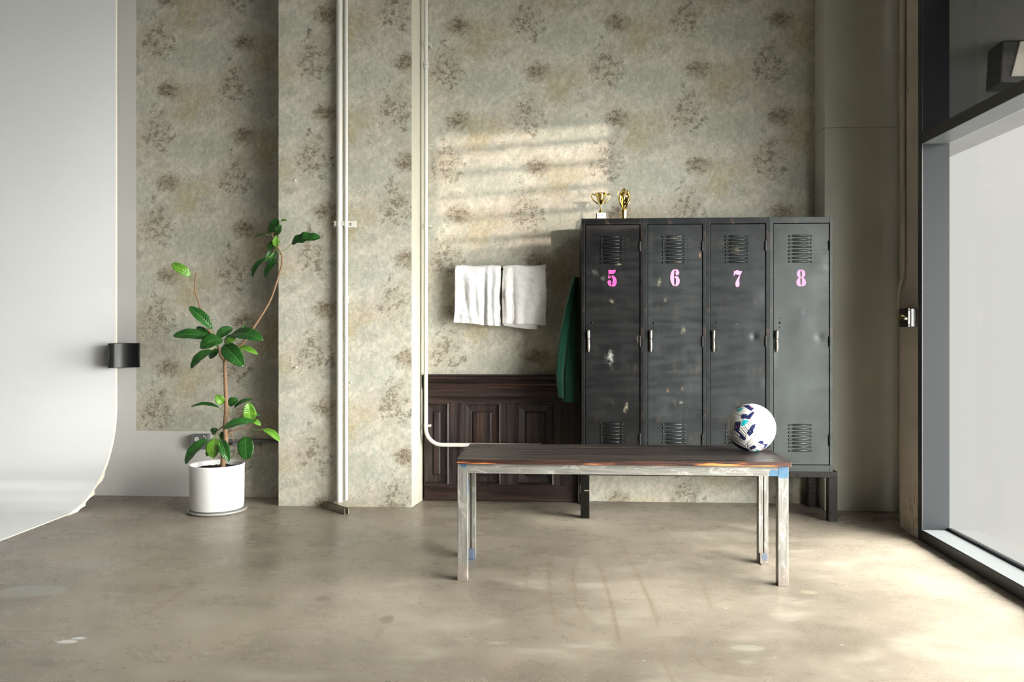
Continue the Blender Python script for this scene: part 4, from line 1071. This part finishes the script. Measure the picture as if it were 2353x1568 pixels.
# thin conduit down the corner, bending right behind the bench
def cond(px, py): return at(px, py, WF - .022 if py > 850 else WY - .02)
CYv = WY - .097
top_p = at(979, 0, CYv); xv = at(978.5, 700, CYv).x
pts = [Vector((xv, CYv, ZC)), Vector((xv, CYv, at(979, 985, CYv).z))]
cz = at(1040, 1023, CYv).z; rr = at(979, 985, CYv).z - cz
for k in range(1, 13):
    a = PI / 2 * k / 12; pts.append(Vector((xv + rr * (1 - math.cos(a)), CYv, cz + rr * (1 - math.sin(a)))))
pts.append(Vector((at(1240, 1023, CYv).x, CYv, cz)))
cd = thing('conduit', 'thin white conduit down the corner, curving right behind the bench', 'conduit', (xv, CYv, cz))
bm = bmesh.new(); tube(bm, pts, .0135, 16); autosmooth(obj('conduit_tube', bm, MPIPE, cd), 40)
for py_ in (100, 519, 979):
    bm = bmesh.new(); z = at(979, py_, CYv).z; tube(bm, [(xv, CYv, z - .007), (xv, CYv, z + .007)], .0155, 14)
    box(bm, xv, xv + .034, CYv + .008, CYv + .012, z - .007, z + .007); box(bm, xv + .02, xv + .028, CYv + .012, WF - .002 if py_ > 900 else WY - .003, z - .005, z + .005); ball(bm, (xv + .027, CYv + .006, z), .004)
    obj('conduit_strap', bm, MPIPE, cd)
bm = bmesh.new(); z = at(979, 150, CYv).z
for dz in (-.012, .012): tube(bm, [(xv, CYv, z + dz - .008), (xv, CYv, z + dz + .008)], .0175, 14)
ball(bm, (xv + .01, CYv - .013, z), .004); obj('coupling', bm, MPIPE, cd)
bm = bmesh.new(); cyl(bm, (at(1240, 1023, CYv).x, CYv, cz), (at(1240, 1023, CYv).x, WF - .001, cz), .0115, 12); obj('conduit_elbow', bm, MPIPE, cd)

# loose screws left in the pier
for px, py_ in ((682, 416), (684, 845), (810, 879)):
    p = at(px, py_, PFY); bm = bmesh.new(); cyl(bm, (p.x - .002, PFY, p.z), (p.x - .006, PFY - .016, p.z), .003, 8); ball(bm, (p.x - .006, PFY - .017, p.z), .0062, 1, .7, 1)
    o = obj('wall_screw', bm, MWHP, None, sm=True)
    tag(o, {416: 'small white screw in the pier, upper left of the pipes', 845: 'small white screw in the pier beside the plant branches, left of the pipes', 879: 'small white screw in the pier just right of the pipes'}[py_], 'screw', 'screws in the pier')

# outlet box and surface conduit behind the plant
xo0, xo1 = at(437, 1010, 5.45).x, at(477, 1010, 5.45).x; zo0, zo1 = at(455, 1033, 5.45).z, at(455, 999, 5.45).z
ob = thing('outlet_box', 'grey metal outlet box low on the white wall behind the potted plant', 'electrical outlet', ((xo0 + xo1) / 2, WY, zo0))
bm = bmesh.new(); box(bm, xo0, xo1, 5.45, WY, zo0, zo1); obj('box', bm, MGREYP, ob, bev=.004)
for k in (0, 1):
    bm = bmesh.new(); cx = xo0 + .045; cz_ = zo1 - .032 - .045 * k
    tube(bm, [(cx, 5.4495, cz_), (cx, 5.446, cz_)], .0155, 20); oo = obj('receptacle', bm, MWHP, ob)
    bm = bmesh.new()
    for dx in (-.005, .005): box(bm, cx + dx - .001, cx + dx + .001, 5.445, 5.446, cz_ - .002, cz_ + .007)
    box(bm, cx - .002, cx + .002, 5.445, 5.446, cz_ - .010, cz_ - .006); obj('socket_hole', bm, MDARKM, oo)
bm = bmesh.new(); box(bm, xo1 - .028, xo1 - .022, 5.447, 5.45, zo1 - .018, zo1 - .006); box(bm, xo1 - .014, xo1 - .010, 5.447, 5.45, zo1 - .032, zo1 - .012); obj('cover_screw', bm, MWHP, ob)
zc_ = at(560, 1014, 5.48).z
oc = thing('surface_conduit', 'grey conduit along the wall from the outlet box to the pier', 'conduit', (xo1, 5.48, zc_))
bm = bmesh.new(); cyl(bm, (xo1, 5.484, zc_), (-1.803, 5.484, zc_), .011, 14); autosmooth(obj('conduit_tube', bm, MGREYP, oc), 40)
for px in (537, 596):
    bm = bmesh.new(); xx = at(px, 1014, 5.48).x; box(bm, xx - .006, xx + .006, 5.47, WY, zc_ - .03, zc_ + .012); obj('conduit_strap', bm, MGREYP, oc)

# black curved wall box
bx_ = thing('wall_sensor', 'small black curved box mounted on the white strip beside the cyclorama edge', 'wall box', (at(300, 816, WY).x, WY, at(300, 845, 5.42).z))
bm = bmesh.new(); xr = at(315, 816, 5.46).x; xl = at(272, 816, 5.46).x - .02; zt_, zb_ = at(300, 788, WY).z, at(300, 845, WY).z
out = [(xr, WY), (xr, WY - .012)]
for k in range(1, 13):
    a = PI / 2 * k / 12; out.append((xr - (xr - xl) * (math.sin(a) ** 1.0) * .96, WY - .012 - .12 * (1 - math.cos(a)) ** .72))
out += [(xl, WY - .135), (xl - .004, WY)]
a = [bm.verts.new((x, y, zb_ + .002)) for x, y in out]; b = [bm.verts.new((x, y, zt_ - .002)) for x, y in out]
for k in range(len(a)): bm.faces.new((a[k], a[(k + 1) % len(a)], b[(k + 1) % len(a)], b[k]))
bm.faces.new(a[::-1]); bm.faces.new(b); o = autosmooth(obj('housing', bm, MBLKP, bx_, bev=.002), 30)

# junction box with conduit on the right-hand jamb
JX = 1.96
def J(px, py_, X=JX): return onx(px, py_, X)
cyx = J(2075, 600, JX - .014)
jc = thing('jamb_conduit', 'painted conduit running down the jamb beside the window to the switch box', 'conduit', (JX - .012, cyx.y, 1.25))
zb1 = J(2080, 709, JX - .02).z
bm = bmesh.new(); y1 = cyx.y
tube(bm, catmull([(JX - .011, y1, ZC), (JX - .011, y1, J(2075, 650, JX - .012).z), (JX - .011, y1, J(2075, 620, JX - .012).z), (JX - .022, y1 - .002, J(2075, 670, JX).z), (JX - .034, y1 - .004, J(2075, 690, JX).z), (JX - .036, y1 - .004, zb1)][0:1] + [(JX - .011, y1, 2.2), (JX - .011, y1, J(2075, 605, JX - .012).z), (JX - .020, y1, J(2075, 640, JX).z), (JX - .034, y1, J(2075, 670, JX).z), (JX - .036, y1, zb1)], 6), .0105, 12)
autosmooth(obj('conduit_tube', bm, MJAMB, jc), 40)
for py_ in (212, 603):
    bm = bmesh.new(); z = J(2075, py_, JX - .012).z; tube(bm, [(JX - .011, y1, z - .007), (JX - .011, y1, z + .007)], .013, 12); box(bm, JX - .005, JX, y1 - .032, y1 + .016, z - .007, z + .007); obj('conduit_strap', bm, MJAMB, jc)
zj0, zj1 = J(2085, 752, JX - .03).z, J(2085, 709, JX - .03).z
jy0 = J(2107, 730, JX - .004).y; jy1 = jy0 + .115
jb = thing('switch_box', 'steel switch box with brass terminals on the jamb left of the window', 'switch box', (JX, jy1, zj0))
bm = bmesh.new(); box(bm, JX - .052, JX, jy0 + .006, jy1, zj0, zj1); obj('box', bm, MDARKM, jb, bev=.002)
bm = bmesh.new(); box(bm, JX - .036, JX - .003, jy0, jy0 + .006, zj0 + .001, zj1 - .001); obj('side_plate', bm, MSTEEL, jb, bev=.003)
bm = bmesh.new(); box(bm, JX - .049, JX - .040, jy0 + .001, jy0 + .006, zj0 + .014, zj1 - .014)
for zz in (zj0 + .006, zj1 - .006): ball(bm, (JX - .046, jy0 + .002, zz), .005)
obj('cover_clip', bm, MWHP, jb)
for k, yy in enumerate((.03, .068, .095)):
    bm = bmesh.new(); z = (zj0 + zj1) / 2 + .006; cyl(bm, (JX - .052, jy0 + yy, z), (JX - .078, jy0 + yy - .004, z + .006), .0052, 8); cyl(bm, (JX - .060, jy0 + yy, z - .004), (JX - .060, jy0 + yy, z - .018), .0035, 8)
    obj('terminal', bm, MBRASS, jb, label='brass terminal')
bm = bmesh.new(); ball(bm, (JX - .058, jy0 + .012, (zj0 + zj1) / 2 - .005), .0085, 1, 1, .8); obj('switch_knob', bm, MWHP, jb)

# crumbled plaster at the foot of the jamb
bm = bmesh.new(); rnd = random.Random(9)
for k in range(26):
    yy = rnd.uniform(4.625, 4.80); zz = rnd.uniform(.005, .30) * (1.0 - (yy - 4.6) * 3.2) + .01
    h_ = rnd.uniform(.02, .08); ww = rnd.uniform(.004, .012)
    pts = [(JX - .001, yy, zz), (JX - .001, yy + ww, zz + h_ * .3), (JX - .001, yy + ww * .6, zz + h_), (JX - .001, yy - ww * .3, zz + h_ * .6)]
    plate(bm, pts, (-rnd.uniform(.001, .004), 0, 0))
o = obj('peeling_plaster', bm, plaster('exposed_plaster', (.46, .36, .23), .2), None); tag(o, 'flaking tan plaster at the foot of the jamb beside the window', 'plaster')
